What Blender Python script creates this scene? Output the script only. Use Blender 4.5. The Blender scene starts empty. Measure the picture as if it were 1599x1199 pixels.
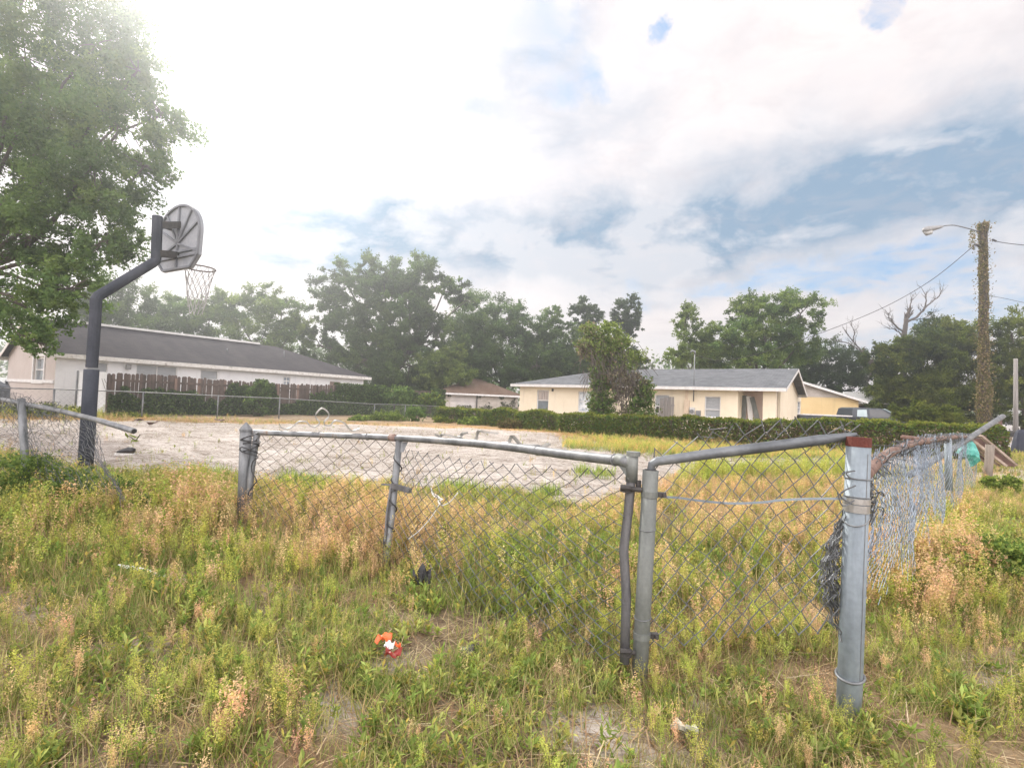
import bpy, math, random
import numpy as np
from mathutils import Vector, Matrix, noise as mnoise
random.seed(7); rng = np.random.default_rng(11)
S = bpy.context.scene; COL = S.collection
R_ = math.radians
# ------------------------------------------------------------------ camera
FPX, CX, CY, EYE = 800.0, 799.5, 599.5, 1.2
PITCH, ROLL = R_(2.0), R_(2.3)
Fv = Vector((0, math.cos(PITCH), math.sin(PITCH))); U0 = Vector((0, -math.sin(PITCH), math.cos(PITCH))); R0 = Vector((1, 0, 0))
Rv = R0*math.cos(ROLL) + U0*math.sin(ROLL); Uv = U0*math.cos(ROLL) - R0*math.sin(ROLL)
CAM = Vector((0, 0, EYE))
def ray(px, py): return Fv*FPX + Rv*(px-CX) - Uv*(py-CY)
def W(px, py, d):
    r = ray(px, py); return CAM + r*(d/r.y)
def gz(x, y):
    return 0.022*math.sin(x*0.9+1.3)*math.sin(y*0.7) + 0.012*math.sin(x*2.3+y*1.7) + 0.008*math.sin(4.1*x-3.3*y)
def gzn(x, y):
    return 0.022*np.sin(x*0.9+1.3)*np.sin(y*0.7) + 0.012*np.sin(x*2.3+y*1.7) + 0.008*np.sin(4.1*x-3.3*y)
def G(px, py):
    r = ray(px, py)
    p = CAM + r*(-EYE/r.z); p.z = gz(p.x, p.y); return p
def Gn(px, py):
    u = np.asarray(px)-CX; v = np.asarray(py)-CY
    d = np.stack([Fv[i]*FPX + Rv[i]*u - Uv[i]*v for i in range(3)], -1)
    t = -EYE/np.minimum(d[:, 2], -1e-3)
    P = d*t[:, None]; P[:, 2] = gzn(P[:, 0], P[:, 1]); return P
def pxn(x, y, z=0.0):
    dx, dy, dz = x, y, z-EYE
    f = dx*Fv.x+dy*Fv.y+dz*Fv.z; f = np.maximum(f, 1e-3)
    return CX + FPX*(dx*Rv.x+dy*Rv.y+dz*Rv.z)/f, CY - FPX*(dx*Uv.x+dy*Uv.y+dz*Uv.z)/f
cd = bpy.data.cameras.new('camera'); cam = bpy.data.objects.new('camera', cd); COL.objects.link(cam)
cd.sensor_width = 36; cd.lens = 36*FPX/1599; cd.clip_end = 1000; cd.clip_start = 0.05
cam.matrix_world = Matrix.Translation(CAM) @ Matrix((Rv, Uv, -Fv)).transposed().to_4x4()
S.camera = cam

# ------------------------------------------------------------------ node helpers
class N:
    def __init__(s, tree): s.t = tree; s.n = tree.nodes; s.l = tree.links
    def add(s, typ, **kw):
        n = s.n.new(typ)
        for k, v in kw.items(): setattr(n, k, v)
        return n
    def put(s, sock, v):
        if isinstance(v, bpy.types.NodeSocket): s.l.new(v, sock)
        elif v is not None:
            if hasattr(sock.default_value, '__len__') and not hasattr(v, '__len__'): v = (v,)*len(sock.default_value)
            if hasattr(sock.default_value, '__len__') and len(sock.default_value) == 4 and len(v) == 3: v = (*v, 1)
            sock.default_value = v
    def m(s, op, a, b=None, c=None, clamp=False):
        n = s.add('ShaderNodeMath', operation=op, use_clamp=clamp)
        s.put(n.inputs[0], a)
        if b is not None: s.put(n.inputs[1], b)
        if c is not None: s.put(n.inputs[2], c)
        return n.outputs[0]
    def noise(s, vec, scale, detail=4, rough=0.55, dist=0.0, col=False):
        n = s.add('ShaderNodeTexNoise'); 
        if vec is not None: s.put(n.inputs['Vector'], vec)
        n.inputs['Scale'].default_value = scale; n.inputs['Detail'].default_value = detail
        n.inputs['Roughness'].default_value = rough; n.inputs['Distortion'].default_value = dist
        return n.outputs['Color' if col else 'Fac']
    def ramp(s, fac, stops, interp='LINEAR'):
        n = s.add('ShaderNodeValToRGB'); e = n.color_ramp.elements; n.color_ramp.interpolation = interp
        while len(e) < len(stops): e.new(0.5)
        for i, (p, c) in enumerate(stops):
            e[i].position = p; e[i].color = (*c, 1) if hasattr(c, '__len__') else (c, c, c, 1)
        s.put(n.inputs[0], fac); return n.outputs[0]
    def mix(s, fac, a, b, blend='MIX'):
        n = s.add('ShaderNodeMix', data_type='RGBA', blend_type=blend, clamp_factor=True)
        s.put(n.inputs[0], fac); s.put(n.inputs[6], a); s.put(n.inputs[7], b); return n.outputs[2]
    def mapping(s, vec, scale=(1, 1, 1), rot=(0, 0, 0)):
        n = s.add('ShaderNodeMapping'); s.put(n.inputs[0], vec); n.inputs['Scale'].default_value = scale
        n.inputs['Rotation'].default_value = rot; return n.outputs[0]
def newmat(name):
    m = bpy.data.materials.new(name); m.use_nodes = True; m.node_tree.nodes.clear()
    k = N(m.node_tree); k.out = k.add('ShaderNodeOutputMaterial'); return m, k
def pmat(name, stops, scale=6, rough=0.6, metal=0.0, bump=0.0, bscale=None, stretch=(1, 1, 1), detail=5, spec=0.5, fine=0.12, sheen=0):
    """noise-coloured principled material; stops = list of colours or (pos,colour)"""
    m, k = newmat(name)
    tc = k.add('ShaderNodeTexCoord').outputs['Object']
    v = k.mapping(tc, stretch) if stretch != (1, 1, 1) else tc
    if not hasattr(stops[0][1], '__len__'):
        stops = [(0.3+0.4*i/max(1, len(stops)-1), c) for i, c in enumerate(stops)]
    c = k.ramp(k.noise(v, scale, detail, 0.6), stops)
    if fine:
        f = k.noise(tc, scale*9, 3); c = k.mix(1.0, c, k.ramp(f, [(0.3, 1-fine*1.5), (0.7, 1+fine*0.0+0.0)]), 'MULTIPLY')
    p = k.add('ShaderNodeBsdfPrincipled'); k.put(p.inputs['Base Color'], c)
    k.put(p.inputs['Roughness'], rough); p.inputs['Metallic'].default_value = metal; p.inputs['Specular IOR Level'].default_value = spec
    if bump:
        b = k.add('ShaderNodeBump'); b.inputs['Strength'].default_value = bump; b.inputs['Distance'].default_value = 0.02
        k.put(b.inputs['Height'], k.noise(v, bscale or scale*6, 4)); k.l.new(b.outputs[0], p.inputs['Normal'])
    k.l.new(p.outputs[0], k.out.inputs[0]); return m
def leafmat(name, trans=0.35, rough=0.5):
    m, k = newmat(name)
    at = k.add('ShaderNodeAttribute', attribute_name='col').outputs['Color']
    d = k.add('ShaderNodeBsdfDiffuse'); k.put(d.inputs[0], at)
    t = k.add('ShaderNodeBsdfTranslucent'); k.put(t.inputs[0], k.mix(1.0, at, (1.12, 1.12, 0.85), 'MULTIPLY'))
    mx = k.add('ShaderNodeMixShader'); mx.inputs[0].default_value = trans
    k.l.new(d.outputs[0], mx.inputs[1]); k.l.new(t.outputs[0], mx.inputs[2])
    k.l.new(mx.outputs[0], k.out.inputs[0]); return m
M = {}
M['leaf'] = leafmat('foliage', 0.45); M['grass'] = leafmat('grass', 0.4)
M['bark'] = pmat('bark', [(0.05, 0.04, 0.032), (0.13, 0.105, 0.085)], 5, 0.9, bump=0.6, stretch=(1, 1, 0.25))
M['deadbark'] = pmat('dead_bark', [(0.06, 0.05, 0.043), (0.13, 0.11, 0.095)], 5, 0.9, bump=0.5, stretch=(1, 1, .3))
M['galv'] = pmat('galvanised_pipe', [(0.28, (0.09, 0.1, 0.105)), (0.48, (0.18, 0.19, 0.2)), (0.62, (0.25, 0.26, 0.265)), (0.72, (0.2, 0.15, 0.115))], 9, 0.55, 0.35, bump=0.12, stretch=(1, 1, .35))
M['galvblue'] = pmat('pale_galvanised_pipe', [(0.13, 0.16, 0.185), (0.24, 0.285, 0.32), (0.34, 0.385, 0.415)], 5, 0.6, 0.25, bump=0.15, stretch=(1, 1, .18))
M['galvgreen'] = pmat('painted_grey_pipe', [(0.11, 0.122, 0.115), (0.165, 0.178, 0.168), (0.22, 0.232, 0.22)], 7, 0.6, 0.2, bump=0.12, stretch=(1, 1, .3))
M['galvdark'] = pmat('weathered_dark_pipe', [(0.06, 0.06, 0.065), (0.13, 0.13, 0.135), (0.2, 0.2, 0.2)], 10, 0.65, 0.25, bump=0.2, stretch=(1, 1, .3))
M['wire'] = pmat('wire_mesh', [(0.07, 0.075, 0.08), (0.15, 0.16, 0.17)], 4, 0.5, 0.3, fine=0)
M['wirewarm'] = pmat('old_wire_mesh', [(0.06, 0.053, 0.046), (0.13, 0.115, 0.1)], 4, 0.6, 0.3, fine=0)
M['wireblue'] = pmat('pale_wire_mesh', [(0.15, 0.185, 0.235), (0.3, 0.355, 0.425)], 5, 0.5, 0.2, fine=0)
M['rust'] = pmat('rusty_pipe', [(0.10, 0.055, 0.042), (0.19, 0.12, 0.095), (0.28, 0.215, 0.19)], 14, 0.8, 0.1, bump=0.3)
M['redrust'] = pmat('rust_band', [(0.07, 0.014, 0.01), (0.14, 0.035, 0.022)], 20, 0.8, bump=0.3)
M['black'] = pmat('black_cable', [(0.012, 0.012, 0.014), (0.03, 0.03, 0.032)], 10, 0.5)
M['darkmetal'] = pmat('dark_metal', [(0.03, 0.028, 0.028), (0.07, 0.065, 0.062)], 20, 0.7, 0.2, bump=.2)
M['aluminium'] = pmat('bright_strip', [(0.3, 0.3, 0.29), (0.48, 0.47, 0.45)], 8, 0.4, 0.5)
M['whitecord'] = pmat('white_cord', [(0.7, 0.7, 0.68), (0.85, 0.85, 0.83)], 8, 0.7)
M['hoop'] = pmat('dark_blue_paint', [(0.02, 0.024, 0.034), (0.04, 0.045, 0.058), (0.06, 0.065, 0.08)], 4, 0.8, spec=.25, bump=0.1, stretch=(1, 1, .4))
M['board'] = pmat('backboard', [(0.2, 0.215, 0.24), (0.29, 0.305, 0.33)], 3, 0.5)
M['boardrib'] = pmat('backboard_ribs', [(0.12, 0.13, 0.15), (0.17, 0.18, 0.2)], 5, 0.6)
M['rim'] = pmat('hoop_rim', [(0.12, 0.1, 0.09), (0.2, 0.16, 0.14)], 8, 0.6, 0.2)
M['net'] = pmat('hoop_net', [(0.3, 0.3, 0.3), (0.45, 0.45, 0.44)], 8, 0.8)
def wallmat(name, c1, c2, course=False):
    m, k = newmat(name)
    tc = k.add('ShaderNodeTexCoord').outputs['Object']
    c = k.ramp(k.noise(tc, 0.8, 6, .65), [(0.3, c1), (0.65, c2)])
    sep = k.add('ShaderNodeSeparateXYZ'); k.put(sep.inputs[0], tc)
    st = k.noise(k.mapping(tc, (3, 3, .35)), 1.6, 4)
    c = k.mix(k.m('MULTIPLY', k.ramp(st, [(0.55, 0.0), (0.75, 1.0)]), 0.35), c, [x*0.62 for x in c1])
    p = k.add('ShaderNodeBsdfPrincipled'); k.put(p.inputs['Base Color'], c); p.inputs['Roughness'].default_value = 0.9
    b = k.add('ShaderNodeBump'); b.inputs['Strength'].default_value = 0.35; b.inputs['Distance'].default_value = 0.01
    h = k.noise(tc, 60, 3)
    if course:
        w = k.m('PINGPONG', sep.outputs[2], 0.1); h = k.m('ADD', k.m('MULTIPLY', h, .5), k.m('LESS_THAN', w, 0.006)); 
    k.put(b.inputs['Height'], h); k.l.new(b.outputs[0], p.inputs['Normal'])
    k.l.new(p.outputs[0], k.out.inputs[0]); return m
M['white_wall'] = wallmat('white_stucco', (0.68, 0.69, 0.71), (0.8, 0.81, 0.82))
M['tan_wall'] = wallmat('tan_stucco', (0.42, 0.37, 0.34), (0.48, 0.43, 0.4))
M['beige_wall'] = wallmat('beige_stucco', (0.72, 0.63, 0.48), (0.8, 0.72, 0.57), True)
M['yellow_wall'] = wallmat('yellow_stucco', (0.66, 0.5, 0.25), (0.74, 0.58, 0.32), True)
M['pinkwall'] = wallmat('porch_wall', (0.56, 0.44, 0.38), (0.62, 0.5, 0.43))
M['galvslate'] = pmat('slate_grey_pipe', [(0.085, 0.095, 0.105), (0.14, 0.155, 0.17), (0.2, 0.215, 0.225)], 7, 0.5, 0.3, bump=.12)
M['trim'] = pmat('white_trim', [(0.62, 0.61, 0.6), (0.8, 0.8, 0.79)], 5, 0.6, bump=.1)
M['peel'] = pmat('peeling_trim', [(0.3, (0.3, 0.27, 0.24)), (0.42, (0.66, 0.64, 0.6)), (0.7, (0.8, 0.79, 0.77))], 7, 0.7, bump=.3)
M['glass'] = pmat('window_glass', [(0.10, 0.12, 0.14), (0.2, 0.23, 0.25)], 2, 0.08, spec=0.8, fine=0)
M['blinds'] = pmat('closed_blinds', [(0.27, 0.29, 0.31), (0.42, 0.44, 0.46)], 3, 0.35, stretch=(1, 1, 9))
M['curtain'] = pmat('curtain_behind_glass', [(0.3, (0.2, 0.17, 0.15)), (0.6, (0.55, 0.48, 0.44))], 5, 0.15, stretch=(3, 3, .3))
M['foil'] = pmat('foil_behind_glass', [(0.38, (0.18, 0.22, 0.27)), (0.5, (0.42, 0.47, 0.52)), (0.62, (0.75, 0.78, 0.8))], 2.5, 0.2, fine=0)
M['brownboard'] = pmat('brown_board', [(0.18, 0.13, 0.1), (0.27, 0.2, 0.16)], 6, 0.8)
M['door'] = pmat('dark_red_door', [(0.08, 0.03, 0.025), (0.13, 0.05, 0.04)], 5, 0.5)
def shingle(name, c1, c2, c3, sc=14):
    m, k = newmat(name)
    uv = k.add('ShaderNodeAttribute', attribute_name='uvroof').outputs['Vector']
    br = k.add('ShaderNodeTexBrick'); k.put(br.inputs['Vector'], uv); br.inputs['Scale'].default_value = 1.0
    br.inputs['Brick Width'].default_value = 0.32; br.inputs['Row Height'].default_value = 0.14; br.inputs['Mortar Size'].default_value = 0.008
    br.inputs['Bias'].default_value = 0.0
    k.put(br.inputs['Color1'], c1); k.put(br.inputs['Color2'], c2); k.put(br.inputs['Mortar'], [x*.6 for x in c1])
    st = k.noise(k.mapping(uv, (1.2, .25, 1)), 1.1, 6, .65)
    c = k.mix(k.ramp(st, [(0.45, 0.0), (0.75, 0.7)]), br.outputs['Color'], c3)
    c = k.mix(1.0, c, k.ramp(k.noise(uv, 40, 2), [(0.3, .75), (.7, 1.0)]), 'MULTIPLY')
    p = k.add('ShaderNodeBsdfPrincipled'); k.put(p.inputs['Base Color'], c); p.inputs['Roughness'].default_value = 1.0; p.inputs['Specular IOR Level'].default_value = .1
    k.l.new(p.outputs[0], k.out.inputs[0]); return m
M['roof_dark'] = shingle('dark_shingles', (0.035, 0.033, 0.04), (0.055, 0.05, 0.058), (0.085, 0.078, 0.08))
M['roof_grey'] = shingle('grey_shingles', (0.1, 0.108, 0.118), (0.19, 0.2, 0.215), (0.15, 0.157, 0.165))
M['roof_brown'] = shingle('brown_shingles', (0.17, 0.115, 0.085), (0.22, 0.15, 0.115), (0.27, 0.21, 0.17))
M['roof_light'] = shingle('light_shingles', (0.42, 0.43, 0.43), (0.5, 0.5, 0.5), (0.36, 0.36, 0.36))
M['siding'] = pmat('white_siding', [(0.42, 0.38, 0.33), (0.62, 0.57, 0.52)], 1.2, 0.7, stretch=(1, 1, 2))
M['sidingdoor'] = pmat('pale_garage_door', [(0.6, 0.56, 0.54), (0.72, 0.68, 0.65)], 1.5, 0.6)
M['plank'] = pmat('fence_planks', [(0.05, 0.037, 0.03), (0.1, 0.073, 0.06), (0.16, 0.115, 0.095)], 2.2, 0.9, bump=0.3, stretch=(4, 4, .25))
M['plankred'] = pmat('pink_brown_plank', [(0.17, 0.115, 0.09), (0.25, 0.17, 0.14)], 3, 0.9, bump=0.3, stretch=(3, 3, .3))
M['lumber'] = pmat('weathered_boards', [(0.16, 0.115, 0.09), (0.33, 0.26, 0.21), (0.48, 0.4, 0.34)], 5, 0.85, bump=.3, stretch=(1, 1, 1))
M['lumberred'] = pmat('dark_stained_boards', [(0.06, 0.035, 0.028), (0.15, 0.085, 0.065)], 6, 0.85, bump=.3)
M['stump'] = pmat('grey_wood_post', [(0.12, 0.1, 0.085), (0.3, 0.26, 0.22)], 6, 0.9, bump=.6, stretch=(2, 2, .2))
M['greywood'] = pmat('grey_wood', [(0.2, 0.19, 0.18), (0.3, 0.28, 0.265)], 5, 0.9, stretch=(3, 3, .3))
M['polewood'] = pmat('utility_pole_wood', [(0.12, 0.09, 0.07), (0.2, 0.16, 0.13)], 4, 0.9, bump=.5, stretch=(2, 2, .15))
M['lampgrey'] = pmat('lamp_housing', [(0.2, 0.2, 0.2), (0.3, 0.3, 0.295)], 6, 0.45, .2)
M['lampglass'] = pmat('lamp_lens', [(0.3, 0.3, 0.285), (0.38, 0.38, 0.36)], 6, 0.15)
M['truck'] = pmat('dark_grey_car_paint', [(0.035, 0.042, 0.052), (0.06, 0.07, 0.082)], 2, 0.3, .3, fine=0)
M['whitepaint'] = pmat('white_car_paint', [(0.7, 0.7, 0.7), (0.8, 0.8, 0.8)], 2, 0.3, fine=0)
M['tyre'] = pmat('tyre_rubber', [(0.015, 0.015, 0.015), (0.03, 0.03, 0.03)], 10, 0.9)
M['tint'] = pmat('tinted_glass', [(0.02, 0.023, 0.026), (0.05, 0.054, 0.058)], 2, 0.08, spec=.8, fine=0)
M['clearglass'] = pmat('pale_car_glass', [(0.3, 0.4, 0.42), (0.42, 0.52, 0.54)], 2, 0.1, spec=.8, fine=0)
M['teal'] = pmat('teal_plastic', [(0.02, 0.22, 0.19), (0.08, 0.42, 0.36), (0.22, 0.58, 0.52)], 14, 0.4, bump=.6, bscale=20)
M['orange'] = pmat('orange_foil', [(0.75, 0.10, 0.02), (0.85, 0.18, 0.05)], 20, 0.35)
M['redfoil'] = pmat('dark_red_foil', [(0.22, 0.02, 0.015), (0.34, 0.04, 0.03)], 20, 0.35)
M['paper'] = pmat('white_plastic', [(0.6, 0.6, 0.58), (0.78, 0.78, 0.77)], 12, 0.6)
M['tile'] = pmat('broken_tile', [(0.35, 0.34, 0.27), (0.5, 0.49, 0.42)], 9, 0.6, bump=.2)
M['blackplastic'] = pmat('black_plastic', [(0.01, 0.01, 0.012), (0.03, 0.03, 0.034)], 9, 0.4, bump=.3)
M['navy'] = pmat('navy_cover', [(0.012, 0.016, 0.03), (0.03, 0.036, 0.06)], 6, 0.7, bump=.3)
M['asphalt'] = pmat('asphalt', [(0.3, 0.29, 0.3), (0.4, 0.39, 0.39)], 3, 0.9, bump=.2)
M['metalbox'] = pmat('beige_utility_box', [(0.6, 0.48, 0.36), (0.7, 0.57, 0.43)], 4, 0.6)
M['greybox'] = pmat('grey_utility_box', [(0.16, 0.17, 0.18), (0.24, 0.25, 0.26)], 4, 0.5)

# ------------------------------------------------------------------ object helpers
def tag(o, label=None, cat=None, group=None, kind=None):
    if label: o['label'] = label
    if cat: o['category'] = cat
    if group: o['group'] = group
    if kind: o['kind'] = kind
    return o
def thing(name, label, cat, loc, group=None):
    o = bpy.data.objects.new(name, None); COL.objects.link(o); o.location = loc; o.empty_display_size = .2
    return tag(o, label, cat, group)
def worldloc(o):
    v = Vector((0, 0, 0))
    while o is not None: v = v + o.location; o = o.parent
    return v
def link(name, me, mat, parent=None):
    o = bpy.data.objects.new(name, me); COL.objects.link(o)
    if mat: me.materials.append(M[mat] if isinstance(mat, str) else mat)
    if parent is not None: o.parent = parent
    return o
class MB:
    def __init__(s): s.v = []; s.f = []; s.uv = None
    def quad(s, a, b, c, d): n = len(s.v); s.v += [Vector(a), Vector(b), Vector(c), Vector(d)]; s.f.append((n, n+1, n+2, n+3)); return s
    def poly(s, pts): n = len(s.v); s.v += [Vector(p) for p in pts]; s.f.append(tuple(range(n, n+len(pts)))); return s
    def hexa(s, p):
        n = len(s.v); s.v += [Vector(q) for q in p]
        for f in ((3, 2, 1, 0), (4, 5, 6, 7), (0, 1, 5, 4), (1, 2, 6, 5), (2, 3, 7, 6), (3, 0, 4, 7)): s.f.append(tuple(n+i for i in f))
        return s
    def fbox(s, fr, s0, s1, z0, z1, n0, n1):
        P = lambda a, b, c: fr.at(a, b, c)
        return s.hexa([P(s0, z0, n0), P(s1, z0, n0), P(s1, z0, n1), P(s0, z0, n1), P(s0, z1, n0), P(s1, z1, n0), P(s1, z1, n1), P(s0, z1, n1)])
    def beam(s, a, b, w, h, up=Vector((0, 0, 1))):
        a = Vector(a); b = Vector(b); d = (b-a).normalized(); x = d.cross(up)
        if x.length < 1e-4: x = d.cross(Vector((1, 0, 0)))
        x.normalize(); y = x.cross(d); x = x*(w/2); y = y*(h/2)
        return s.hexa([a-x-y, a+x-y, b+x-y, b-x-y, a-x+y, a+x+y, b+x+y, b-x+y])
    def tube(s, pts, r, n=8, cap=True):
        pts = [Vector(p) for p in pts]; rs = r if hasattr(r, '__len__') else [r]*len(pts)
        t0 = (pts[1]-pts[0]).normalized(); a = t0.orthogonal().normalized(); base = len(s.v)
        for i, p in enumerate(pts):
            t = (pts[min(i+1, len(pts)-1)]-pts[max(i-1, 0)])
            t = t.normalized() if t.length > 1e-9 else t0
            a = a - t*a.dot(t)
            a = a.normalized() if a.length > 1e-6 else t.orthogonal().normalized()
            b = t.cross(a)
            for j in range(n):
                an = 2*math.pi*j/n; s.v.append(p + (a*math.cos(an)+b*math.sin(an))*rs[i])
        for i in range(len(pts)-1):
            for j in range(n):
                q = base+i*n; s.f.append((q+j, q+(j+1) % n, q+n+(j+1) % n, q+n+j))
        if cap:
            s.f.append(tuple(base+n-1-j for j in range(n))); s.f.append(tuple(base+(len(pts)-1)*n+j for j in range(n)))
        return s
    def build(s, name, mat, parent=None, smooth=False, bevel=0):
        o0 = worldloc(parent) if parent is not None else Vector((0, 0, 0))
        me = bpy.data.meshes.new(name); me.from_pydata([v-o0 for v in s.v], [], s.f)
        if s.uv:
            at = me.attributes.new('uvroof', 'FLOAT_VECTOR', 'POINT'); at.data.foreach_set('vector', np.array(s.uv, 'f').ravel())
        if smooth: me.polygons.foreach_set('use_smooth', [True]*len(me.polygons))
        me.update(); o = link(name, me, mat, parent)
        if bevel:
            b = o.modifiers.new('bevel', 'BEVEL'); b.width = bevel; b.segments = 2; b.limit_method = 'ANGLE'
        return o
def npmesh(name, V, F, cols, mat, parent=None, smooth=False):
    """V (n,3) float, F (m,k) int, cols (n,3)"""
    V = np.asarray(V, np.float32)
    if parent is not None: V = V - np.array(worldloc(parent), np.float32)
    F = np.asarray(F, np.int32); m, k = F.shape
    me = bpy.data.meshes.new(name); me.vertices.add(len(V)); me.vertices.foreach_set('co', V.ravel())
    me.loops.add(m*k); me.loops.foreach_set('vertex_index', F.ravel())
    me.polygons.add(m); me.polygons.foreach_set('loop_start', np.arange(0, m*k, k, dtype=np.int32))
    me.update(calc_edges=True)
    if cols is not None:
        a = me.attributes.new('col', 'FLOAT_COLOR', 'POINT'); c = np.ones((len(V), 4), np.float32); c[:, :3] = cols
        a.data.foreach_set('color', c.ravel())
    return link(name, me, mat, parent)
def wig(a, b, n, amp):
    a = Vector(a); b = Vector(b); L = (b-a).length; out = []
    for i in range(n+1):
        t = i/n; p = a.lerp(b, t)
        if 0 < i < n: p = p + Vector((random.uniform(-1, 1), random.uniform(-1, 1), random.uniform(-1, 1)))*amp*L
        out.append(p)
    return out
def catmull(P, n=6):
    P = [Vector(p) for p in P]; Q = [P[0]]+P+[P[-1]]; out = []
    for i in range(1, len(Q)-2):
        a, b, c, d = Q[i-1], Q[i], Q[i+1], Q[i+2]
        for j in range(n):
            t = j/n
            out.append(0.5*((2*b)+(c-a)*t+(2*a-5*b+4*c-d)*t*t+(3*b-a-3*c+d)*t**3))
    out.append(P[-1]); return out
# leaf cards
def leaves(P, L, Wd, cols, up=0.0, flat=0.0):
    n = len(P); nr = rng.normal(size=(n, 3)); nr[:, 2] = nr[:, 2]*(1-flat*0)+flat*1.5
    nr /= np.linalg.norm(nr, axis=1)[:, None]
    a = rng.normal(size=(n, 3)); a[:, 2] += up
    a -= nr*np.sum(a*nr, 1)[:, None]; a /= np.linalg.norm(a, axis=1)[:, None]+1e-9
    b = np.cross(nr, a); s = rng.uniform(.6, 1.25, (n, 1)); a *= L*s/2; b *= Wd*s/2
    V = np.stack([P-a, P+b-a*.1, P+a, P-b-a*.1], 1).reshape(-1, 3)
    F = np.arange(4*n).reshape(n, 4); return V, F, np.repeat(cols, 4, 0)
def palette(n, pal, var=0.18):
    pal = np.array(pal); c = pal[rng.integers(0, len(pal), n)]
    return np.clip(c*rng.uniform(1-var, 1+var, (n, 1)), 0.003, 1)
def crown_points(blobs, n, clump=0.24, fill=0.35):
    """blobs: (centre Vector, rx, ry, rz); returns points + clump id + clump centres"""
    w = np.array([b[1]*b[3] for b in blobs]); w = w/w.sum(); P = []; ids = []; cc = []; cid = 0
    for b, wi in zip(blobs, w):
        nb = int(n*wi); nc = max(10, int(26*wi*len(blobs)**.5/1.0)+26)
        d = rng.normal(size=(nc, 3)); d /= np.linalg.norm(d, axis=1)[:, None]
        rr = rng.uniform(fill**2, 1, (nc, 1))**.5
        c = np.array(b[0]) + d*rr*np.array([b[1], b[2], b[3]])*0.92
        cr = clump*rng.uniform(.6, 1.35, nc)*(b[1]*b[3])**.5
        k = rng.choice(nc, nb, p=(cr**2)/np.sum(cr**2))
        ns = 9; sd_ = rng.normal(size=(nc, ns, 3)); sd_ /= np.linalg.norm(sd_, axis=2)[:, :, None]; sd_ = sd_*np.array([1, 1, .75])+d[:, None, :]*.45
        off = sd_[k, rng.integers(0, ns, nb)]*(rng.random((nb, 1))**.7*1.15)+rng.normal(size=(nb, 3))*.15
        P.append(c[k]+off*cr[k][:, None]); ids.append(k+cid); cc.append(c); cid += nc
    return np.concatenate(P), np.concatenate(ids), cc, cid
GREEN = [(0.085, 0.145, 0.045), (0.115, 0.18, 0.052), (0.155, 0.215, 0.062), (0.10, 0.165, 0.06)]
DARK = [(0.042, 0.068, 0.028), (0.06, 0.095, 0.033), (0.08, 0.115, 0.038)]
BRIGHT = [(0.14, 0.2, 0.05), (0.18, 0.24, 0.06), (0.22, 0.28, 0.075), (0.10, 0.15, 0.042)]
OLIVE = [(0.095, 0.13, 0.026), (0.145, 0.18, 0.033), (0.19, 0.215, 0.042), (0.05, 0.072, 0.02)]
def tree(label, base, blobs, n, leaf=0.2, pal=GREEN, trunk_r=0.25, name='tree', clump=0.24, group=None, twigs=5, aspect=.55, cat='tree', fork=None):
    """blobs given as (px, py, depth, rpx, rpy)"""
    base = Vector(base); root = thing(name, label, cat, base, group)
    if base.y > 24: n = int(n*5.2); leaf *= .54; clump = clump+.03
    B = []
    for px, py, d, rx, ry in blobs:
        sx = rx*d/FPX; sz = ry*d/FPX; B.append((W(px, py, d), sx, max(.6*sx, min(sx, 1.6*sz)), sz))
    P, ids, cc, nc = crown_points(B, n, clump)
    cl = rng.uniform(.72, 1.25, nc); palc = palette(nc, pal, .05)
    cols = np.clip(palc[ids]*.6+palette(len(P), pal)*.4, 0, 1)*cl[ids][:, None]
    keep = P[:, 2] > 0.25; P = P[keep]; cols = cols[keep]
    V, F, C = leaves(P, leaf, leaf*aspect, cols)
    npmesh('crown', V, F, C, 'leaf', root)
    mb = MB(); top = max((b[0] for b in B), key=lambda v: v.z)
    cen = sum((b[0] for b in B), Vector())/len(B)
    fk = Vector(fork) if fork else Vector((base.x*.55+cen.x*.45, base.y*.55+cen.y*.45, max(.8, base.z + .42*(cen.z-base.z))))
    mb.tube(wig(base-Vector((0, 0, .2)), fk, 5, .025), [trunk_r*1.25, trunk_r, trunk_r*.95, trunk_r*.9, trunk_r*.85, trunk_r*.8], 10)
    for b, c in zip(B, cc):
        r0 = trunk_r*.36; mb.tube(wig(fk, b[0], 5, .05), [r0, r0*.85, r0*.7, r0*.55, r0*.42, r0*.3], 7)
        for q in c[:twigs]:
            mb.tube(wig(b[0], Vector(q), 3, .06), [r0*.3, r0*.22, r0*.14, r0*.06], 5, False)
    mb.build('trunk', 'bark', root, True)
    return root

# ------------------------------------------------------------------ world
SUN_AZ, SUN_EL = R_(-37), R_(37)
wd = bpy.data.worlds.new("World"); S.world = wd; wd.use_nodes = True; wd.node_tree.nodes.clear()
k = N(wd.node_tree)
def azel(px, py):
    r = ray(px, py).normalized(); return math.atan2(r.x, r.y), math.asin(r.z)
sky = k.add('ShaderNodeTexSky', sky_type='NISHITA', sun_disc=False); sky.sun_elevation = SUN_EL; sky.sun_rotation = SUN_AZ % (2*math.pi)
sky.air_density = 1.2; sky.dust_density = 1.0; sky.ozone_density = 1.5
gen = k.add('ShaderNodeTexCoord').outputs['Generated']
sp = k.add('ShaderNodeSeparateXYZ'); k.put(sp.inputs[0], gen)
X, Y, Z = sp.outputs
Zc = k.m('MAXIMUM', Z, 0.0)
den = k.m('ADD', Zc, 0.12)
cv = k.add('ShaderNodeCombineXYZ'); k.put(cv.inputs[0], k.m('DIVIDE', X, den)); k.put(cv.inputs[1], k.m('DIVIDE', Y, den))
n1 = k.noise(cv.outputs[0], 0.85, 8, .58, .3)
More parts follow.
